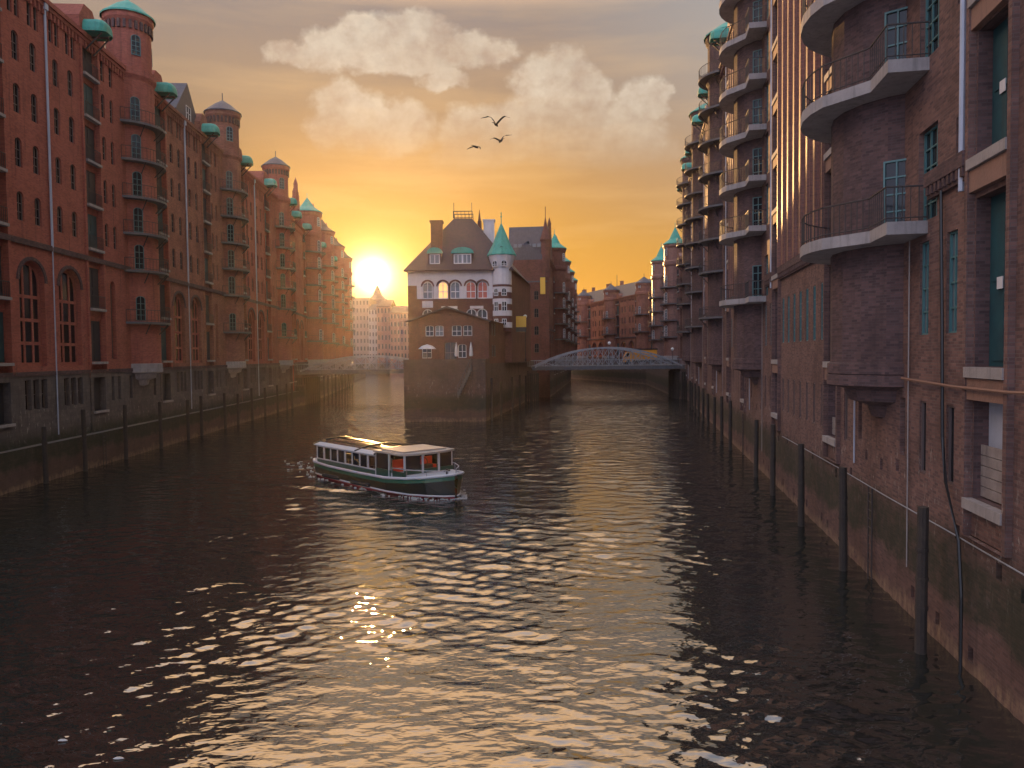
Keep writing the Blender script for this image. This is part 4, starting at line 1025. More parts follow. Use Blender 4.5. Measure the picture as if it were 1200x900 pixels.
# red brick storehouse behind the turret, along the island's right side, with slate roof and gothic end
def island_store():
    S = thing('brick_storehouse', 'red brick storehouse right behind the green turret on the island', 'building', (0, 0, 0))
    def edge(Y, off=0):   # quay line on right
        if Y < 143: return -.6+(Y-115)*4/28-off
        if Y < 180: return 3.4+(Y-143)*5.6/37-off
        return 9+(Y-180)*10.6/75-off
    W = MB(); z1 = 17.5
    W.prism([(edge(119, .5)-9, 119), (edge(119, .5), 119), (edge(141, .8), 141), (edge(141, .8)-9, 141)], 7.4, z1)
    W.build('wall', 'brick_island', S)
    r = MB(); r.extr([(edge(119, .5)-9, 118.8, z1), (edge(119, .2), 118.8, z1), (edge(119, .5)-4, 118.8, z1+5)], (2.5, 22, 0)); r.build('roof', 'slate', S)
    ang = math.atan2(22, edge(141)-edge(119)-.3)
    for Y in (121.5, 124, 127, 130, 133, 136, 139):
        for z in (8.6, 12.2, 15.0):
            window(S, edge(Y, .5)+.02, z, Y, .9, 1.7, .25, 1, 1, 'dark_frame', 'glass', rz=ang-PI)
    # front windows above the annex level
    for z in (13.0, 15.2): window(S, 1.2-1.4, z, 118.96, .8, 1.4, .2, 1, 1, 'white_paint', 'glass_pale', rz=PI)
    # big gothic block
    G = thing('gothic_warehouse', 'tall dark brick warehouse with slate roof and pinnacled gable behind the island houses', 'warehouse', (0, 0, 0))
    Y0 = 150; Y1 = 250; x0 = edge(Y0, 2.5)
    cr = at(643, 330, Y0); xr = cr.x; zt = at(640, 262, Y0).z; ze = at(640, 325, Y0).z
    xe = at(668, 330, 245).x
    # right flank facade via warehouse kit
    d = Vector((xe-xr, 95)); L = d.length; ang = math.atan2(d.y, d.x)
    # facade must face +x: local y = left of direction -> reverse direction
    P = dict(PL); P.update(mats=['brick_island', 'brick_quay'], top=27.5, ttop=32, fl=[14.6, 18, 21.4, 24.6], sz=13.4, gable=2.2, doors=[(8, 12), (14, 17), (17.6, 20.4), (21, 23.8), (24.4, 26.8)],
        bal=[12, 15.4, 18.8, 22.2], tstyle=dict(troof='copper', cone=3.4), dense=2, chim=1, roof=3.5, hood=False, depth=8)
    nseg = 4; Ls = L/nseg; dn = d.normalized()
    lbs = ['tall brick warehouse on the island with the yellow sign at its near corner', 'second tall warehouse on the right flank of the island', 'third tall warehouse on the right flank of the island, half hidden', 'last warehouse on the right flank of the island by the far water']
    bpy.data.objects.remove(G)
    for k in range(nseg):
        o = Vector((xr, Y0))+dn*Ls*(k+1)
        secs = [('hatch', 0, 3), ('tower', 3, 9, dict(r=2.3, yc=.1)), ('hatch', 9, 12), ('wall', 12, Ls, dict(nb=2))]
        B = warehouse(lbs[k], (o.x, o.y), ang+PI, Ls, secs, P, 'tall warehouses on the island')
        stepped_gable(B, Ls-6, 9, 27.8, 6.5, .1, 'brick_island', 4)
        if k == 0:
            # front end towards the viewer: slate slope with pale sill line, brick below
            fr = MB(); Lx_ = Ls
            fr.poly([(Lx_+.02, 0, 7.4), (Lx_+.02, -8.2, 7.4), (Lx_+.02, -8.2, 24), (Lx_+.02, 0, 24)]); fr.build('end_wall', 'brick_island', B)
            sl_ = MB(); top = zt
            sl_.extr([(Lx_+.1, -.3, 23), (Lx_+.1, -8.2, 23), (Lx_-3.0, -8.2, top), (Lx_-3.0, -.3, top)], (-.6, 0, 0)); sl_.box(Lx_-12, Lx_-3, -8.2, -.3, top-3, top-.1)
            sl_.build('mansard_roof', 'slate', B)
            for q_ in range(6):
                ww = MB(); ww.box(0, .15, -.35, .35, 0, .7); ww.build('roof_light', 'glass_pale', B, loc=(Lx_-1.55, -2-q_*.95, 23+(top-23)*.62))
            for yq in (-2.5, -6):
                for z in (9, 12.5, 16, 19.5): window(B, Lx_+.06, z, yq, .9, 1.8, .25, 1, 1, 'dark_frame', 'glass', rz=-PI/2)
            tur = MB(); tur.lathe([(.9, 24), (.9, 31), (1.15, 31.4)], Lx_-.6, -.6, 8); tur.lathe([(1.15, 31.4), (.5, 33.5), (.05, 36)], Lx_-.6, -.6, 8); tur.tube([(Lx_-.6, -.6, 35.8), (Lx_-.6, -.6, 38)], .07, 5); tur.build('corner_turret', 'brick_island', B)
island_store()

# yellow sign board and lamp on the island's edge
S = thing('sign_board', 'yellow sign board with a dark curved emblem on the island brick wall', 'sign', (0, 0, 0))
c = at(604, 377, 118.3); b = MB(); b.box(c.x-1.7, c.x+1.7, c.y-.1, c.y, c.z-.85, c.z+.85); b.build('panel', 'sign_yellow', S)
b = MB(); b.tube([(c.x-1.2+1.0*math.sin(t*.35), c.y-.13, c.z-.5+.5*(1-math.cos(t*.45))) for t in range(8)], .12, 5); b.box(c.x-1.7, c.x+1.7, c.y-.11, c.y+.01, c.z-1.6, c.z-.9, 1); b.build('emblem', ['white_paint', 'black_paint'], S)
S = thing('banner', 'small yellow vertical banner on the corner of the tall island warehouse', 'banner', (0, 0, 0))
c = at(636, 334, 149.6); b = MB(); b.box(c.x-.5, c.x+.5, c.y-.15, c.y-.05, c.z-1.8, c.z+1.5); b.build('cloth', 'sign_yellow', S); b = MB(); b.tube([(c.x-.6, c.y-.1, c.z+1.55), (c.x+.6, c.y-.1, c.z+1.55)], .05); b.build('rod', 'iron', S)

def lamp(x, y, z0, h, label):
    L_ = thing('street_lamp', label, 'street lamp', (x, y, z0), 0, 'street lamps by the bridges')
    p = MB(); p.lathe([(.14, 0), (.14, .4), (.07, .6), (.05, h)], 0, 0, 8); p.build('pole', 'iron', L_)
    g = MB(); g.lathe([(.02, h), (.2, h+.08), (.32, h+.32), (.28, h+.52), (.02, h+.66)], 0, 0, 10); g.build('lamp_globe', 'lamp_globe', L_, True)
c = at(615.5, 373, 128); lamp(c.x, 128, 7.4, c.z-7.4, 'slim lamp post on the island quay in front of the red storehouse')
c = at(788, 411, 147); lamp(c.x, 147, 6.4, c.z-6.4, 'lamp with white globe at the right end of the right bridge')
c = at(714, 404, 150); lamp(c.x, 150, 6.4, c.z-6.4, 'lamp with white globe over the middle of the right bridge')

# ------------------------------------------------------------------ bridges
def bridge(label, p0, p1, zd, rise, wid, npan=14):
    p0 = Vector(p0); p1 = Vector(p1); d = p1-p0; L = d.length; ang = math.atan2(d.y, d.x)
    B = thing('arch_bridge', label, 'bridge', (p0.x, p0.y, 0), ang, 'steel arch bridges')
    dk = MB(); dk.box(-.5, L+.5, 0, wid, zd-.1, zd+.25); dk.build('deck', 'cobble', B)
    gm_ = MB()
    for y in (-.25, wid+.05): gm_.box(-.5, L+.5, y, y+.2, zd-.42, zd+.2)
    for k in range(int(L/2.2)+1): gm_.box(k*2.2-.1, k*2.2+.1, 0, wid, zd-.5, zd-.1)
    gm_.build('girder', 'deck_steel', B)
    for y in (-.15, wid+.15):
        t = MB(); top = lambda x: zd+.1+rise*4*(x/L)*(1-x/L)
        n = 24; P = [(L*k/n, y, top(L*k/n)) for k in range(n+1)]
        for a, b in zip(P[:-1], P[1:]):
            t.extr([(a[0], y-.17, a[2]-.12), (b[0], y-.17, b[2]-.12), (b[0], y-.17, b[2]+.18), (a[0], y-.17, a[2]+.18)], (0, .34, 0))
        for k in range(1, npan):
            x = L*k/npan; x2 = L*(k+1)/npan; x1 = L*(k-1)/npan
            t.box(x-.06, x+.06, y-.06, y+.06, zd+.3, top(x))
            if k < npan-1: 
                t.tube([(x, y+.05, zd+.35), (x2, y+.05, top(x2))], .06, 4); t.tube([(x, y-.05, top(x)), (x2, y-.05, zd+.35)], .06, 4)
        t.build('arch_truss', 'steel_grey', B)
        railing([(-2, y+(.5 if y < 0 else -.5)), (L+2, y+(.5 if y < 0 else -.5))], zd+.25, 1.1, 3, .025).build('railing', 'steel_grey', B)
    for x in (-1.6, L-.4):
        a = MB(); a.box(x, x+2.0, -.3, wid+.3, -1.5, zd-.55); a.build('abutment', 'brick_quay', B)
        f = MB(); xx = x+2.05 if x < 0 else x-.35
        for k in range(7): f.box(xx, xx+.28, .2+k*(wid-.4)/6-.14, .2+k*(wid-.4)/6+.14, -1.5, zd-1.0)
        for k in range(5): f.box(x+.2+k*.38, x+.45+k*.38, -.6, -.32, -1.5, zd-1.0)
        f.build('timber_fender', 'pile_wood', B)
    return B
a = at(630, 434, 139); bridge('grey steel arch truss bridge over the right canal', (a.x-.5, 139), (RX(139.5)-.9, 139.5), 6.1, 3.5, 8)
a = at(352, 436, 134.5); bridge('low hazy arch bridge over the left canal, below the sun', (LX(134.5)+.5, 134.5), (-14.2, 133.5), 5.9, 2.6, 8, 12)

# lorry behind the right bridge
c = at(752, 411, 152)
T = thing('lorry', 'orange sided lorry with dark roof behind the right end of the arch bridge', 'lorry', (c.x, 149.5, 6.4), 0)
b = MB(); b.box(-2.4, 2.4, -1.1, 1.1, .9, 2.9); b.build('cargo_box', 'orange_paint', T)
b = MB(); b.box(-2.5, 2.5, -1.2, 1.2, 2.9, 3.15); b.build('box_roof', 'black_paint', T)
b = MB(); b.extr([(-4.0, -1.0, .5), (-2.5, -1.0, .5), (-2.5, -1.0, 2.5), (-3.5, -1.0, 2.5), (-4.0, -1.0, 1.6)], (0, 2.0, 0)); cab = b.build('cab', 'orange_paint', T)
b = MB(); b.extr([(-3.9, -1.03, 1.6), (-3.1, -1.03, 1.6), (-3.1, -1.03, 2.3), (-3.45, -1.03, 2.3)], (0, 2.06, 0)); b.build('cab_window', 'glass', cab)
b = MB(); b.box(-2.4, 2.4, -.9, .9, .55, .85); b.build('chassis', 'black_paint', T)
for x in (-3.2, 1.5):
    for y in (-.95, .95):
        b = MB(); b.tube([(x, y-.14, .48), (x, y+.14, .48)], .48, 14); b.build('wheel', 'rubber', T)

# ------------------------------------------------------------------ mooring piles
def pile(x, y, h, r, label, group, cap=False, tilt=0):
    p = MB(); p.tube([(0, 0, -1.5), (tilt*.5, 0, h*.5), (tilt, 0, h-.15), (tilt, 0, h)], r, 10, r2=r*.88)
    for k in range(3): p.tube([(tilt*.6, 0, h*(.3+.2*k)), (tilt*.6, 0, h*(.3+.2*k)+.08)], r*1.08, 10)
    o = p.build('mooring_pile', 'pile_wood', loc=(x, y, 0)); tag(o, label, 'mooring pile', group); return o
lpx = [(50, 3.9), (97, 4.7), (145, 4.6), (187, 4.4), (219, 4.2), (235, 4.4), (263, 4.3), (278, 4.0), (295, 4.4), (310, 4.2), (325, 4.3), (336, 4.3), (342, 4.2)]
ordn = ['first', 'second', 'third', 'fourth', 'fifth', 'sixth', 'seventh', 'eighth', 'ninth', 'tenth', 'eleventh', 'twelfth', 'thirteenth', 'fourteenth', 'fifteenth', 'sixteenth', 'seventeenth', 'eighteenth', 'nineteenth', 'twentieth']
for i, (px, h) in enumerate(lpx):
    k = (px-600)/F; Y = -28.75/(k+.0625)
    pile(LX(Y)+1.15, Y, h, .17, f'dark timber pile by the left quay, {ordn[i]} counted from the left edge', 'timber piles along the left quay', tilt=random.uniform(-.08, .08))
rpx = [(1082, 4.1), (990, 4.0), (940, 4.0), (906, 4.2), (886, 3.9), (856, 4.3), (846, 4.3), (837, 3.8), (830, 3.8), (824, 4.1), (819, 4.1), (815, 4.2), (811.5, 4.1), (809, 4.2)]
for i, (px, h) in enumerate(rpx):
    k = (px-600)/F; Y = (8.57-.8)/(k-.1716)
    pile(RX(Y)-.8, Y, h, .16, f'dark timber pile by the right wall, {ordn[i]} counted from the viewer', 'timber piles along the right wall', tilt=random.uniform(-.06, .06))
def ladder(x, y, ang, z0, z1, label):
    L_ = thing('quay_ladder', label, 'ladder', (x, y, 0), ang, 'iron ladders on the quay walls')
    for q in (-.22, .22):
        p = MB(); p.tube([(q, .12, z0), (q, .12, z1)], .028, 5); p.build('rail', 'iron', L_)
    n = int((z1-z0)/.32)
    for k in range(n):
        p = MB(); p.tube([(-.22, .12, z0+.2+k*.32), (.22, .12, z0+.2+k*.32)], .018, 4); p.build('rung', 'iron', L_)
ladder(RX(27.5), 27.5, angR, -.2, 3.4, 'rusty iron ladder low on the right wall under the brick bay')
ladder(RX(62), 62, angR, -.2, 3.4, 'iron ladder on the right wall farther along the row of piles')
ladder(LX(60)+.8, 60, angL, -.2, 2.5, 'iron ladder on the mossy quay wall at the left')
# thin ladder rods between them
for i, (px, h) in enumerate(((1096, 3.6), (984, 3.7), (946, 4.0), (916, 3.2), (1104, 2.2))):
    pass
# island piles
for i, (x, y) in enumerate(((-3.0, 97.6), (-1.9, 105), (-.3, 113), (.9, 121), (2.0, 128), (3.0, 135))):
    pile(x+.35, y, 5.0+random.uniform(-.5, .8), .17, f'timber pile along the island wall, {ordn[i]} from the island tip', 'timber piles along the island')
for i in range(12):
    Y = 142+i*7.5; pile(LX2(Y)+2.2, Y, 4.6, .2, f'timber pile beyond the left bridge, {ordn[i]} from the bridge', 'timber piles beyond the left bridge')

# ------------------------------------------------------------------ terrace on the island tip: stair, parasols
S = thing('stone_stair', 'pale stone stair descending the island wall beside a thin rail', 'stair', (0, 0, 0))
st_ = MB()
for k in range(11):
    x = -5.1-k*.17; st_.box(x-.19, x, 95.5, 96.48, 7.3-(k+1)*.34-.5, 7.3-k*.34)
st_.build('steps', 'cobble', S)
h_ = MB(); h_.tube([(-5.1, 95.5, 8.3), (-5.1-11*.17, 95.5, 8.3-11*.34)], .03, 5)
for k in range(0, 11, 2): h_.tube([(-5.2-k*.17, 95.5, 7.2-k*.34), (-5.2-k*.17, 95.5, 8.2-k*.34)], .025, 4)
h_.build('handrail', 'deck_steel', S)
for i, (x, y, lab) in enumerate(((-7.2, 97.9, 'folded pale parasol left of the annex door'), (-5.3, 98.0, 'folded pale parasol right of the annex door'))):
    U = thing('parasol', lab, 'parasol', (x, y, 7.4), 0, 'folded parasols on the terrace')
    p = MB(); p.tube([(0, 0, 0), (0, 0, 2.9)], .04, 6); p.lathe([(.3, 0), (.3, .08), (.05, .1)], 0, 0, 10); p.build('pole', 'iron', U)
    p = MB(); p.lathe([(.2, 1.0), (.26, 1.2), (.2, 2.0), (.09, 2.6), (.03, 2.9)], 0, 0, 8); p.build('canopy', 'canvas', U)
U = thing('parasol', 'small open white parasol at the left of the island terrace', 'parasol', (-11.0, 97.9, 7.4), 0, 'parasols on the terrace')
p = MB(); p.tube([(0, 0, 0), (0, 0, 2.5)], .04, 6); p.lathe([(.3, 0), (.3, .08), (.05, .1)], 0, 0, 10); p.build('pole', 'iron', U)
p = MB(); p.lathe([(1.2, 2.0), (.7, 2.4), (.03, 2.6)], 0, 0, 8); p.build('canopy', 'canvas', U)

# ------------------------------------------------------------------ far background behind the left bridge
def far_block(label, x0, x1, y, d, z1, mat, roof, rh, nx, nz, name='office_block', cat='building'):
    B = thing(name, label, cat, (x0, y, 0), 0)
    W = MB(); Lx = x1-x0; ops = []
    bw = Lx/nx; sh = (z1-7)/nz
    for i in range(nx):
        for j in range(nz): ops.append((bw*(i+.25), bw*(i+.75), 7+sh*(j+.25), 7+sh*(j+.8), 0))
    # facade facing -Y: mirrored builder
    T = MB(); facade(T, 0, Lx, -1, z1, 0, ops, .3, 0)
    T.v = [(a, -b, c) for a, b, c in T.v]; T.f = [tuple(reversed(f)) for f in T.f]
    T.poly([(0, 0, -1), (0, d, -1), (0, d, z1), (0, 0, z1)]); T.poly([(Lx, 0, -1), (Lx, d, -1), (Lx, d, z1), (Lx, 0, z1)]); T.poly([(0, d, -1), (Lx, d, -1), (Lx, d, z1), (0, d, z1)])
    T.build('wall', [mat], B)
    for o in ops: window(B, (o[0]+o[1])/2, o[2], .3, o[1]-o[0], o[3]-o[2], 0, 0, 0, 'dark_frame', 'glass', rz=PI)
    r = MB()
    if rh > 0: r.extr([(0, -.3, z1), (Lx, -.3, z1), (Lx, d/2, z1+rh), (0, d/2, z1+rh)], (0, 0, -.3)); r.extr([(0, d+.3, z1), (Lx, d+.3, z1), (Lx, d/2, z1+rh), (0, d/2, z1+rh)], (0, 0, -.3))
    else: r.box(-.2, Lx+.2, -.2, d+.2, z1, z1+.5)
    r.build('roof', roof, B)
    return B
def fx(px, Y): return (px-600)/F*Y
def fz(py, Y): return CZ+(418-py)/F*Y
Yf = 380
far_block('pale hazy block at the end of the left canal, directly under the sun', fx(414, Yf), fx(434, Yf), Yf, 20, fz(350, Yf), 'far_stone', 'slate', 0, 5, 8)
far_block('slim white building beside the church spire at the end of the left canal', fx(434.5, Yf), fx(445, Yf), Yf-4, 20, fz(362, Yf), 'stone', 'slate', 3, 3, 7)
far_block('brown gabled block right of the spire at the end of the left canal', fx(446, Yf), fx(462, Yf), Yf-8, 22, fz(360, Yf), 'brick_upper', 'roof_tile', 4, 4, 6)
far_block('brown block touching the island house at the end of the left canal', fx(463, Yf), fx(486, Yf), Yf-14, 22, fz(368, Yf), 'brick_upper', 'roof_tile', 4, 6, 6)
CH = thing('church', 'distant church with a pointed spire right below the sun', 'church', (fx(444, 470), 470, 0))
b = MB(); b.box(-5, 5, -5, 5, 4, fz(352, 470)); b.box(-5.4, 5.4, -5.4, 5.4, fz(352, 470), fz(352, 470)+1); b.build('tower', 'far_stone', CH)
b = MB(); b.lathe([(5.2, fz(352, 470)+1), (3, fz(346, 470)), (.2, fz(334, 470))], 0, 0, 8); b.build('spire', 'slate', CH)
b = MB(); b.extr([(6, -6, 5), (22, -6, 5), (22, -6, 24), (14, -6, 32), (6, -6, 24)], (0, 30, 0)); b.build('nave', 'far_stone', CH)
# radio mast behind right row
M_ = MB(); c = at(723, 322, 330); M_.tube([(c.x, 330, 5), (c.x, 330, c.z)], .35, 5, r2=.1); tag(M_.build('radio_mast', 'iron'), 'thin radio mast rising behind the far warehouses', 'mast')

# ------------------------------------------------------------------ boat
def boat():
    c = Vector((-8.3, 49.6)); hd = Vector((.66, -.75)).normalized()
    B = thing('tour_boat', 'green and white canal tour boat with glazed cabin heading to the right', 'boat', (c.x, c.y, 0), math.atan2(hd.y, hd.x))
    # stations: x, half beam deck, half beam water, deck z
    st = [(-7.4, 1.55, 1.2, 1.05), (-6.6, 1.95, 1.7, 1.0), (-4, 2.15, 2.0, .95), (0, 2.2, 2.08, .95), (3.2, 2.18, 2.0, 1.0), (5.0, 1.95, 1.6, 1.12), (6.3, 1.4, .95, 1.25), (7.1, .7, .4, 1.36), (7.5, .08, .04, 1.42)]
    import bisect
    def ring(s):
        x, bd, bw, zd = s
        return [(x-.0, -bd, zd), (x, -(bd+.03), zd-.28), (x-.05, -(bw+bd)/2, .15), (x-.12, -bw, .06), (x-.2, -bw*.85, -.5), (x-.2, bw*.85, -.5), (x-.12, bw, .06), (x-.05, (bw+bd)/2, .15), (x, bd+.03, zd-.28), (x, bd, zd)]
    H = MB(); rs = [ring(s) for s in st]; mm = [2, 1, 3, 3, 1, 3, 3, 1, 2]
    mm = [0, 1, 2, 2, 1, 2, 2, 1, 0]
    for a, b in zip(rs[:-1], rs[1:]):
        for k in range(9): H.poly([a[k], b[k], b[k+1], a[k+1]], mm[k])
    H.poly(rs[0], 1); 
    for a, b in zip(rs[:-1], rs[1:]): H.poly([a[0], a[9], b[9], b[0]], 3)
    hull = H.build('hull', ['boat_stripe', 'boat_dark', 'boat_red', 'boat_white'], B, False)
    # gunwale: white rail along the sheer
    G = MB(); side = lambda s: [(x, s*(bd+.04), zd+.03) for x, bd, bw, zd in st]
    G.tube(side(-1)+side(1)[::-1][1:], .085, 8, 0); G.tube([(-7.4, -1.55, 1.08), (-7.4, 1.55, 1.08)], .085, 8); G.build('gunwale', 'boat_white', hull, True)
    rb = MB()
    for s in (-1, 1): rb.tube([(x, s*((bd+bw)/2+.03), .18) for x, bd, bw, zd in st[:]], .055, 6)
    rb.build('rubbing_strake', 'boat_white', hull, True)
    for x in (-3.6, .3):
        for s in (-1, 1):
            f = MB(); f.tube([(x-1.1, s*2.25, .30), (x-1.0, s*2.27, .30), (x+1.0, s*2.27, .34), (x+1.1, s*2.25, .34)], .13, 8); f.build('fender', 'rubber', B, True)
    # raised white foredeck coaming
    cm = MB(); cm.prism([(3.4, -1.9), (5.2, -1.65), (6.4, -1.0), (7.0, 0), (6.4, 1.0), (5.2, 1.65), (3.4, 1.9)], 1.0, 1.30); cm.build('foredeck', 'boat_white', B)
    bt = MB(); bt.tube([(6.6, 0, 1.25), (6.6, 0, 1.7)], .07, 8); bt.tube([(6.6, -.22, 1.58), (6.6, .22, 1.58)], .05, 6); bt.build('bollard', 'iron', B)
    # long cabin: lower panel, window band with posts
    x0, x1 = -6.3, 1.6; yb = 1.85; z0, z1, z2 = .95, 1.28, 2.22
    cb = MB()
    for s in (-1, 1): cb.box(x0, x1, s*yb-.04, s*yb+.04, z0, z1)
    cb.box(x0, x0+.08, -yb, yb, z0, z2); cb.box(x1-.06, x1, -yb, -.5, z0, z1); cb.box(x1-.06, x1, .5, yb, z0, z1); cb.box(x0, x1, -yb, yb, z0-.02, z0+.05, 1)
    cab = cb.build('cabin', ['boat_green', 'boat_wood'], B)
    nwin = 8; bw = (x1-x0)/nwin
    for s in (-1, 1):
        ps = MB()
        for k in range(nwin+1): ps.box(x0+bw*k-.05, x0+bw*k+.05, s*yb-.05, s*yb+.05, z1, z2)
        ps.box(x0, x1, s*yb-.055, s*yb+.055, z2-.08, z2+.02); ps.box(x0, x1, s*yb-.055, s*yb+.055, z1-.02, z1+.05); ps.build('window_post', 'boat_white', cab)
        for k in range(nwin):
            if k % 3 == 1 and s < 0: continue
            w_ = MB(); w_.box(x0+bw*k+.05, x0+bw*(k+1)-.05, s*yb-.01, s*yb+.01, z1+.05, z2-.08); w_.build('window', 'glass', cab)
    # roof: glazed centre with white rim and dark ribs
    rz = lambda y: z2+.32*(1-(y/2.0)**2)
    r = MB(); n = 8; ys = [-2.0+4.0*k/n for k in range(n+1)]
    for k in range(n):
        m = 1 if k in (0, n-1) else 0
        r.extr([(x0-.3, ys[k], rz(ys[k])), (x1, ys[k], rz(ys[k])), (x1, ys[k+1], rz(ys[k+1])), (x0-.3, ys[k+1], rz(ys[k+1]))], (0, 0, .05), m)
    roof = r.build('roof', ['roof_glass', 'boat_white'], B)
    rb = MB()
    for x in (x0-.3, x1-2.4, x1): rb.tube([(x, y, rz(y)+.08) for y in ys], .055, 6)
    rb.tube([(x0-.3, 0, rz(0)+.08), (x1, 0, rz(0)+.08)], .03, 5)
    for s in (-1, 1): rb.tube([(x0-.3, s*1.0, rz(1)+.08), (x1, s*1.0, rz(1)+.08)], .03, 5)
    rb.build('roof_rib', 'boat_dark', roof)
    # wheelhouse with overhanging white roof, corner posts and big panes
    wx0, wx1 = 1.6, 4.7; wz = 2.33
    wr = MB(); wr.prism([(wx0-.1, -2.0), (wx1, -2.0), (wx1+.35, -1.2), (wx1+.45, 0), (wx1+.35, 1.2), (wx1, 2.0), (wx0-.1, 2.0)], wz+.12, wz+.24)
    wr.prism([(wx0+.2, -1.6), (wx1-.3, -1.6), (wx1-.3, 1.6), (wx0+.2, 1.6)], wz+.24, wz+.32); W_ = wr.build('wheelhouse_roof', 'canvas_roof', B)
    po = MB()
    for (x, y) in ((wx0, -1.85), (wx0, 1.85), ((wx0+wx1)/2, -1.85), ((wx0+wx1)/2, 1.85), (wx1, -1.75), (wx1, 1.75), (wx1+.25, -.6), (wx1+.25, .6)):
        po.box(x-.05, x+.05, y-.05, y+.05, 1.0, wz+.12)
    po.build('post', 'boat_white', W_)
    wc = MB(); wc.box(wx0, wx1, -1.88, -1.80, 1.0, 1.45); wc.box(wx0, wx1, 1.80, 1.88, 1.0, 1.45); wc.box(wx1, wx1+.1, -1.8, 1.8, 1.0, 1.55); wc.box(wx0+.1, wx1, -1.79, 1.79, .98, 1.03, 1); wc.build('wheelhouse_coaming', ['boat_green', 'boat_wood'], B)
    pn = MB(); pn.box(wx1+.04, wx1+.06, -1.7, -.66, 1.55, wz+.1); pn.box(wx1+.04, wx1+.06, .66, 1.7, 1.55, wz+.1); pn.build('windscreen', 'glass', B)
    for y in (-1.84, 1.84):
        pn = MB(); pn.box(wx0+.05, (wx0+wx1)/2-.05, y-.012, y+.012, 1.45, wz+.1); pn.build('window', 'glass', B)
    for x in (wx0+.7, wx0+1.9):
        ln_ = MB(); ln_.box(x-.02, x+.02, -1.9, 1.9, wz+.24, wz+.262); ln_.build('roof_seam', 'boat_dark', W_)
    for y in (-1.0, .1, 1.1):
        s = MB(); s.box(wx0+1.3, wx0+1.8, y-.42, y+.42, 1.03, 1.5); s.box(wx0+1.2, wx0+1.32, y-.42, y+.42, 1.5, 2.0); s.build('seat', 'seat_red', B)
    cs = MB(); cs.box(wx1-.5, wx1-.1, -.4, .4, 1.03, 1.75); cs.tube([(wx1-.55+.0, .3*math.cos(a*PI/6), 1.85+.3*math.sin(a*PI/6)) for a in range(13)], .025, 5); cs.build('helm', 'boat_wood', B)
    lm = MB(); lm.lathe([(.01, 2.12), (.07, 2.15), (.07, 2.25), (.01, 2.29)], wx1-.2, .95, 8); lm.build('lamp', 'boat_lamp', B)
    for k in range(6):
        s = MB(); s.box(x0+1+k*1.1, x0+1.45+k*1.1, -1.5, -.4, 1.0, 1.4); s.box(x0+1+k*1.1, x0+1.08+k*1.1, -1.5, -.4, 1.4, 1.85); s.box(x0+1+k*1.1, x0+1.45+k*1.1, .4, 1.5, 1.0, 1.4); s.box(x0+1+k*1.1, x0+1.08+k*1.1, .4, 1.5, 1.4, 1.85); s.build('bench', 'boat_wood', B)
    fl = MB(); fl.tube([(-7.2, 0, 1.1), (-7.5, 0, 2.4)], .025, 5); fl.build('stern_pole', 'boat_white', B)
    ra = railing([(3.6, -1.95), (5.0, -1.8), (6.2, -1.2), (7.1, -.3)], 1.1, .55, 1.2, .02, False); ra = railing([(3.6, 1.95), (5.0, 1.8), (6.2, 1.2), (7.1, .3)], 1.25, .45, 1.2, .02, False, mb=ra); ra.build('bow_rail', 'steel_grey', B)
    return B, c, hd
BO, bc, bh = boat()

# people aboard
def person(label, loc, face, shirt, seated=False):
    me = bpy.data.meshes.new('person')
    zs = 0
    if seated:
        V = [(0,0,.45),(0,0,.75),(0,0,.98),(0,0,1.08),(.01,0,1.22),(0,.19,.95),(.06,.24,.70),(.28,.20,.62),(0,-.19,.95),(.06,-.24,.70),(.28,-.20,.62),(.02,.09,.44),(.42,.12,.46),(.42,.12,.05),(.56,.12,.03),(.02,-.09,.44),(.42,-.12,.46),(.42,-.12,.05),(.56,-.12,.03)]
    else:
        V = [(0,0,.95),(0,0,1.2),(0,0,1.42),(0,0,1.52),(.01,0,1.66),(0,.2,1.4),(.05,.25,1.13),(.25,.2,1.05),(0,-.2,1.4),(.05,-.25,1.13),(.25,-.2,1.05),(0,.1,.9),(.03,.11,.48),(0,.11,.06),(.15,.12,.03),(0,-.1,.9),(.03,-.11,.48),(0,-.11,.06),(.15,-.12,.03)]
    E = [(0,1),(1,2),(2,3),(3,4),(2,5),(5,6),(6,7),(2,8),(8,9),(9,10),(0,11),(11,12),(12,13),(13,14),(0,15),(15,16),(16,17),(17,18)]
    Rr = [.15,.15,.14,.055,.105,.06,.048,.035,.06,.048,.035,.09,.065,.045,.04,.09,.065,.045,.04]
    me.from_pydata(V, E, []); o = bpy.data.objects.new('person', me); C.objects.link(o)
    o.location = loc; o.rotation_euler = (0, 0, face)
    o.modifiers.new('skin', 'SKIN'); o.modifiers.new('sub', 'SUBSURF').levels = 1
    for i, r in enumerate(Rr): me.skin_vertices[0].data[i].radius = (r, r)
    me.skin_vertices[0].data[0].use_root = True
    me.materials.append(MT[shirt])
    tag(o, label, 'person')
    hz = V[4][2]
    h = MB(); h.lathe([(.0, hz-.02), (.11, hz), (.115, hz+.06), (.08, hz+.12), (0, hz+.14)], -.01, 0, 10); h.build('hair', 'hair', o, True)
    f = MB(); f.lathe([(.0, hz-.11), (.07, hz-.08), (.095, hz), (.09, hz+.05), (0, hz+.08)], .03, 0, 10); f.build('face', 'skin', o, True)
    return o
ang_b = math.atan2(bh.y, bh.x)
def on_boat(x, y, z): 
    q = Matrix.Rotation(ang_b, 3, 'Z') @ Vector((x, y, z)); return (bc.x+q.x, bc.y+q.y, z)
person('person in a pale shirt sitting in the front cabin of the boat', on_boat(2.2, -1.25, .98), ang_b, 'shirt', True)
person('person in dark clothing sitting by the boat cabin windows', on_boat(-1.6, -1.0, .95), ang_b, 'trousers', True)
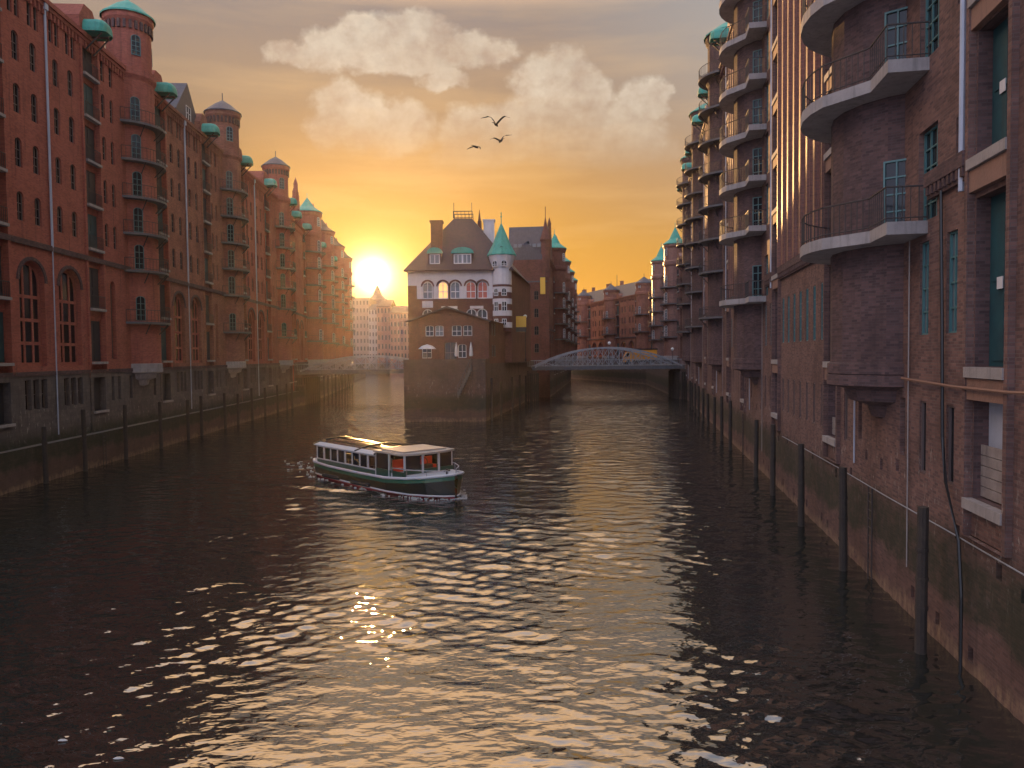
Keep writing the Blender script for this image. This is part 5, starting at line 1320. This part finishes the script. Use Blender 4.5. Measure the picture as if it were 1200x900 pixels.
# ------------------------------------------------------------------ birds
def bird(px, py, Y, span, flap, yaw, roll, label):
    c = at(px, py, Y)
    o = MB(); s = span/2; n = 7
    body = [(-.24, .0), (-.16, .035), (-.02, .06), (.1, .055), (.19, .04), (.24, .03), (.29, .006)]
    i0 = 0
    # body along x, wings along y; one continuous mesh
    for k in range(len(body)-1):
        (xa, ra), (xb, rb_) = body[k], body[k+1]
        for j in range(8):
            a0, a1 = 2*PI*j/8, 2*PI*(j+1)/8
            o.poly([(xa, ra*math.cos(a0), ra*math.sin(a0)), (xa, ra*math.cos(a1), ra*math.sin(a1)), (xb, rb_*math.cos(a1), rb_*math.sin(a1)), (xb, rb_*math.cos(a0), rb_*math.sin(a0))])
    for sg in (-1, 1):
        prof = []
        for k in range(n+1):
            t = k/n; y = sg*s*t
            z = flap*s*(math.sin(min(1, t*1.7)*PI/2)*.75-(max(0, t-.55)*.55)) if flap > 0 else -abs(flap)*s*(t**1.6)+.25*s*math.sin(t*PI)*.6
            ch = .17*(1-t**2*.85)+.015; xo = .05-.16*t*t*1.1+.05*math.sin(t*PI)
            prof.append(((xo+ch*.4, y, z), (xo-ch*.6, y, z-.01), ch*.06+.006))
        for a, b in zip(prof[:-1], prof[1:]):
            ta = Vector((0, 0, a[2])); tb = Vector((0, 0, b[2]))
            o.poly([Vector(a[0])+ta, Vector(b[0])+tb, Vector(b[1])+tb*.3, Vector(a[1])+ta*.3]); o.poly([Vector(a[0])-ta, Vector(a[1])-ta*.3, Vector(b[1])-tb*.3, Vector(b[0])-tb])
    o.extr([(-.22, -.03, 0), (-.22, .03, 0), (-.34, .07, 0), (-.34, -.07, 0)], (0, 0, .012))
    q = o.build('seagull', 'bird', loc=tuple(c)); q.rotation_euler = (roll, 0, yaw); tag(q, label, 'bird', 'seagulls in flight'); return q
bird(581, 146, 36, 1.5, .72, R(70), R(6), 'largest of three gulls, wings raised in a wide V before the clouds')
bird(587, 165, 36, 1.15, .5, R(110), R(-16), 'middle gull of three, tilted with one wing raised')
bird(557, 172, 40, .85, -.35, R(60), R(8), 'smallest and lowest gull with drooping wings')

# foam flecks and drifting bits
def fleck(px, py, w_, label):
    c = at_z(px, py, 0); f = MB(); n = 9
    rr = [random.uniform(.6, 1) for _ in range(n)]
    f.lathe([(.01, .035), (.6*w_, .03), (w_, .006)], 0, 0, 9); f.v = [(x*1.5*rr[i % n], y*.5*rr[(i+3) % n], z) for i, (x, y, z) in enumerate(f.v)]
    o = f.build('foam_patch', 'foam', loc=(c.x, c.y, 0)); tag(o, label, 'foam', 'floating flecks of foam')
fleck(74, 868, .11, 'small white fleck of foam in the lower left corner of the water'); fleck(139, 889, .09, 'small white fleck of foam at the bottom edge near the left corner')

# ------------------------------------------------------------------ air
hz = MB(); hz.box(-500, 500, -150, 600, -2.6, 62)
ho = hz.build('haze', []); ho['kind'] = 'stuff'
hm = bpy.data.materials.new('haze'); hm.use_nodes = True; ht = hm.node_tree; ht.nodes.clear()
pv = nd(ht, 'ShaderNodeVolumePrincipled'); pv.inputs['Color'].default_value = (.95, .88, .8, 1); pv.inputs['Density'].default_value = .00011; pv.inputs['Anisotropy'].default_value = .8
om = nd(ht, 'ShaderNodeOutputMaterial'); ht.links.new(pv.outputs[0], om.inputs['Volume'])
ho.data.materials.append(hm)
sc.cycles.volume_bounces = 0

# foam the boat leaves behind and pushes up at its bow
wf = MB(); rg = random.Random(3)
def on_b(x, y): return (bc.x+bh.x*x-bh.y*y, bc.y+bh.y*x+bh.x*y)
for k in range(230):
    if k < 110: x = rg.uniform(4.5, 7.9); y = rg.choice((-1, 1))*(rg.gauss(.35, .25)+(7.8-x)*.55)
    elif k < 160: x = rg.uniform(-7.4, 4); y = rg.choice((-1, 1))*rg.gauss(2.35, .12)
    else: x = -7.4-abs(rg.gauss(0, 3.2)); y = rg.gauss(0, 1.1)
    a, b = on_b(x, y); l = rg.uniform(.03, .16); w_ = rg.uniform(.008, .025); an = rg.uniform(-.5, .5)+.2
    pts = []
    for q in range(7):
        t = 2*PI*q/7; px_, py_ = l*math.cos(t)*rg.uniform(.6, 1), w_*math.sin(t)*rg.uniform(.6, 1)
        pts.append((a+px_*math.cos(an)-py_*math.sin(an), b+px_*math.sin(an)+py_*math.cos(an)))
    wf.prism(pts, -.05, .035+rg.uniform(0, .03))
o = wf.build('wake_foam', 'foam'); o['kind'] = 'stuff'
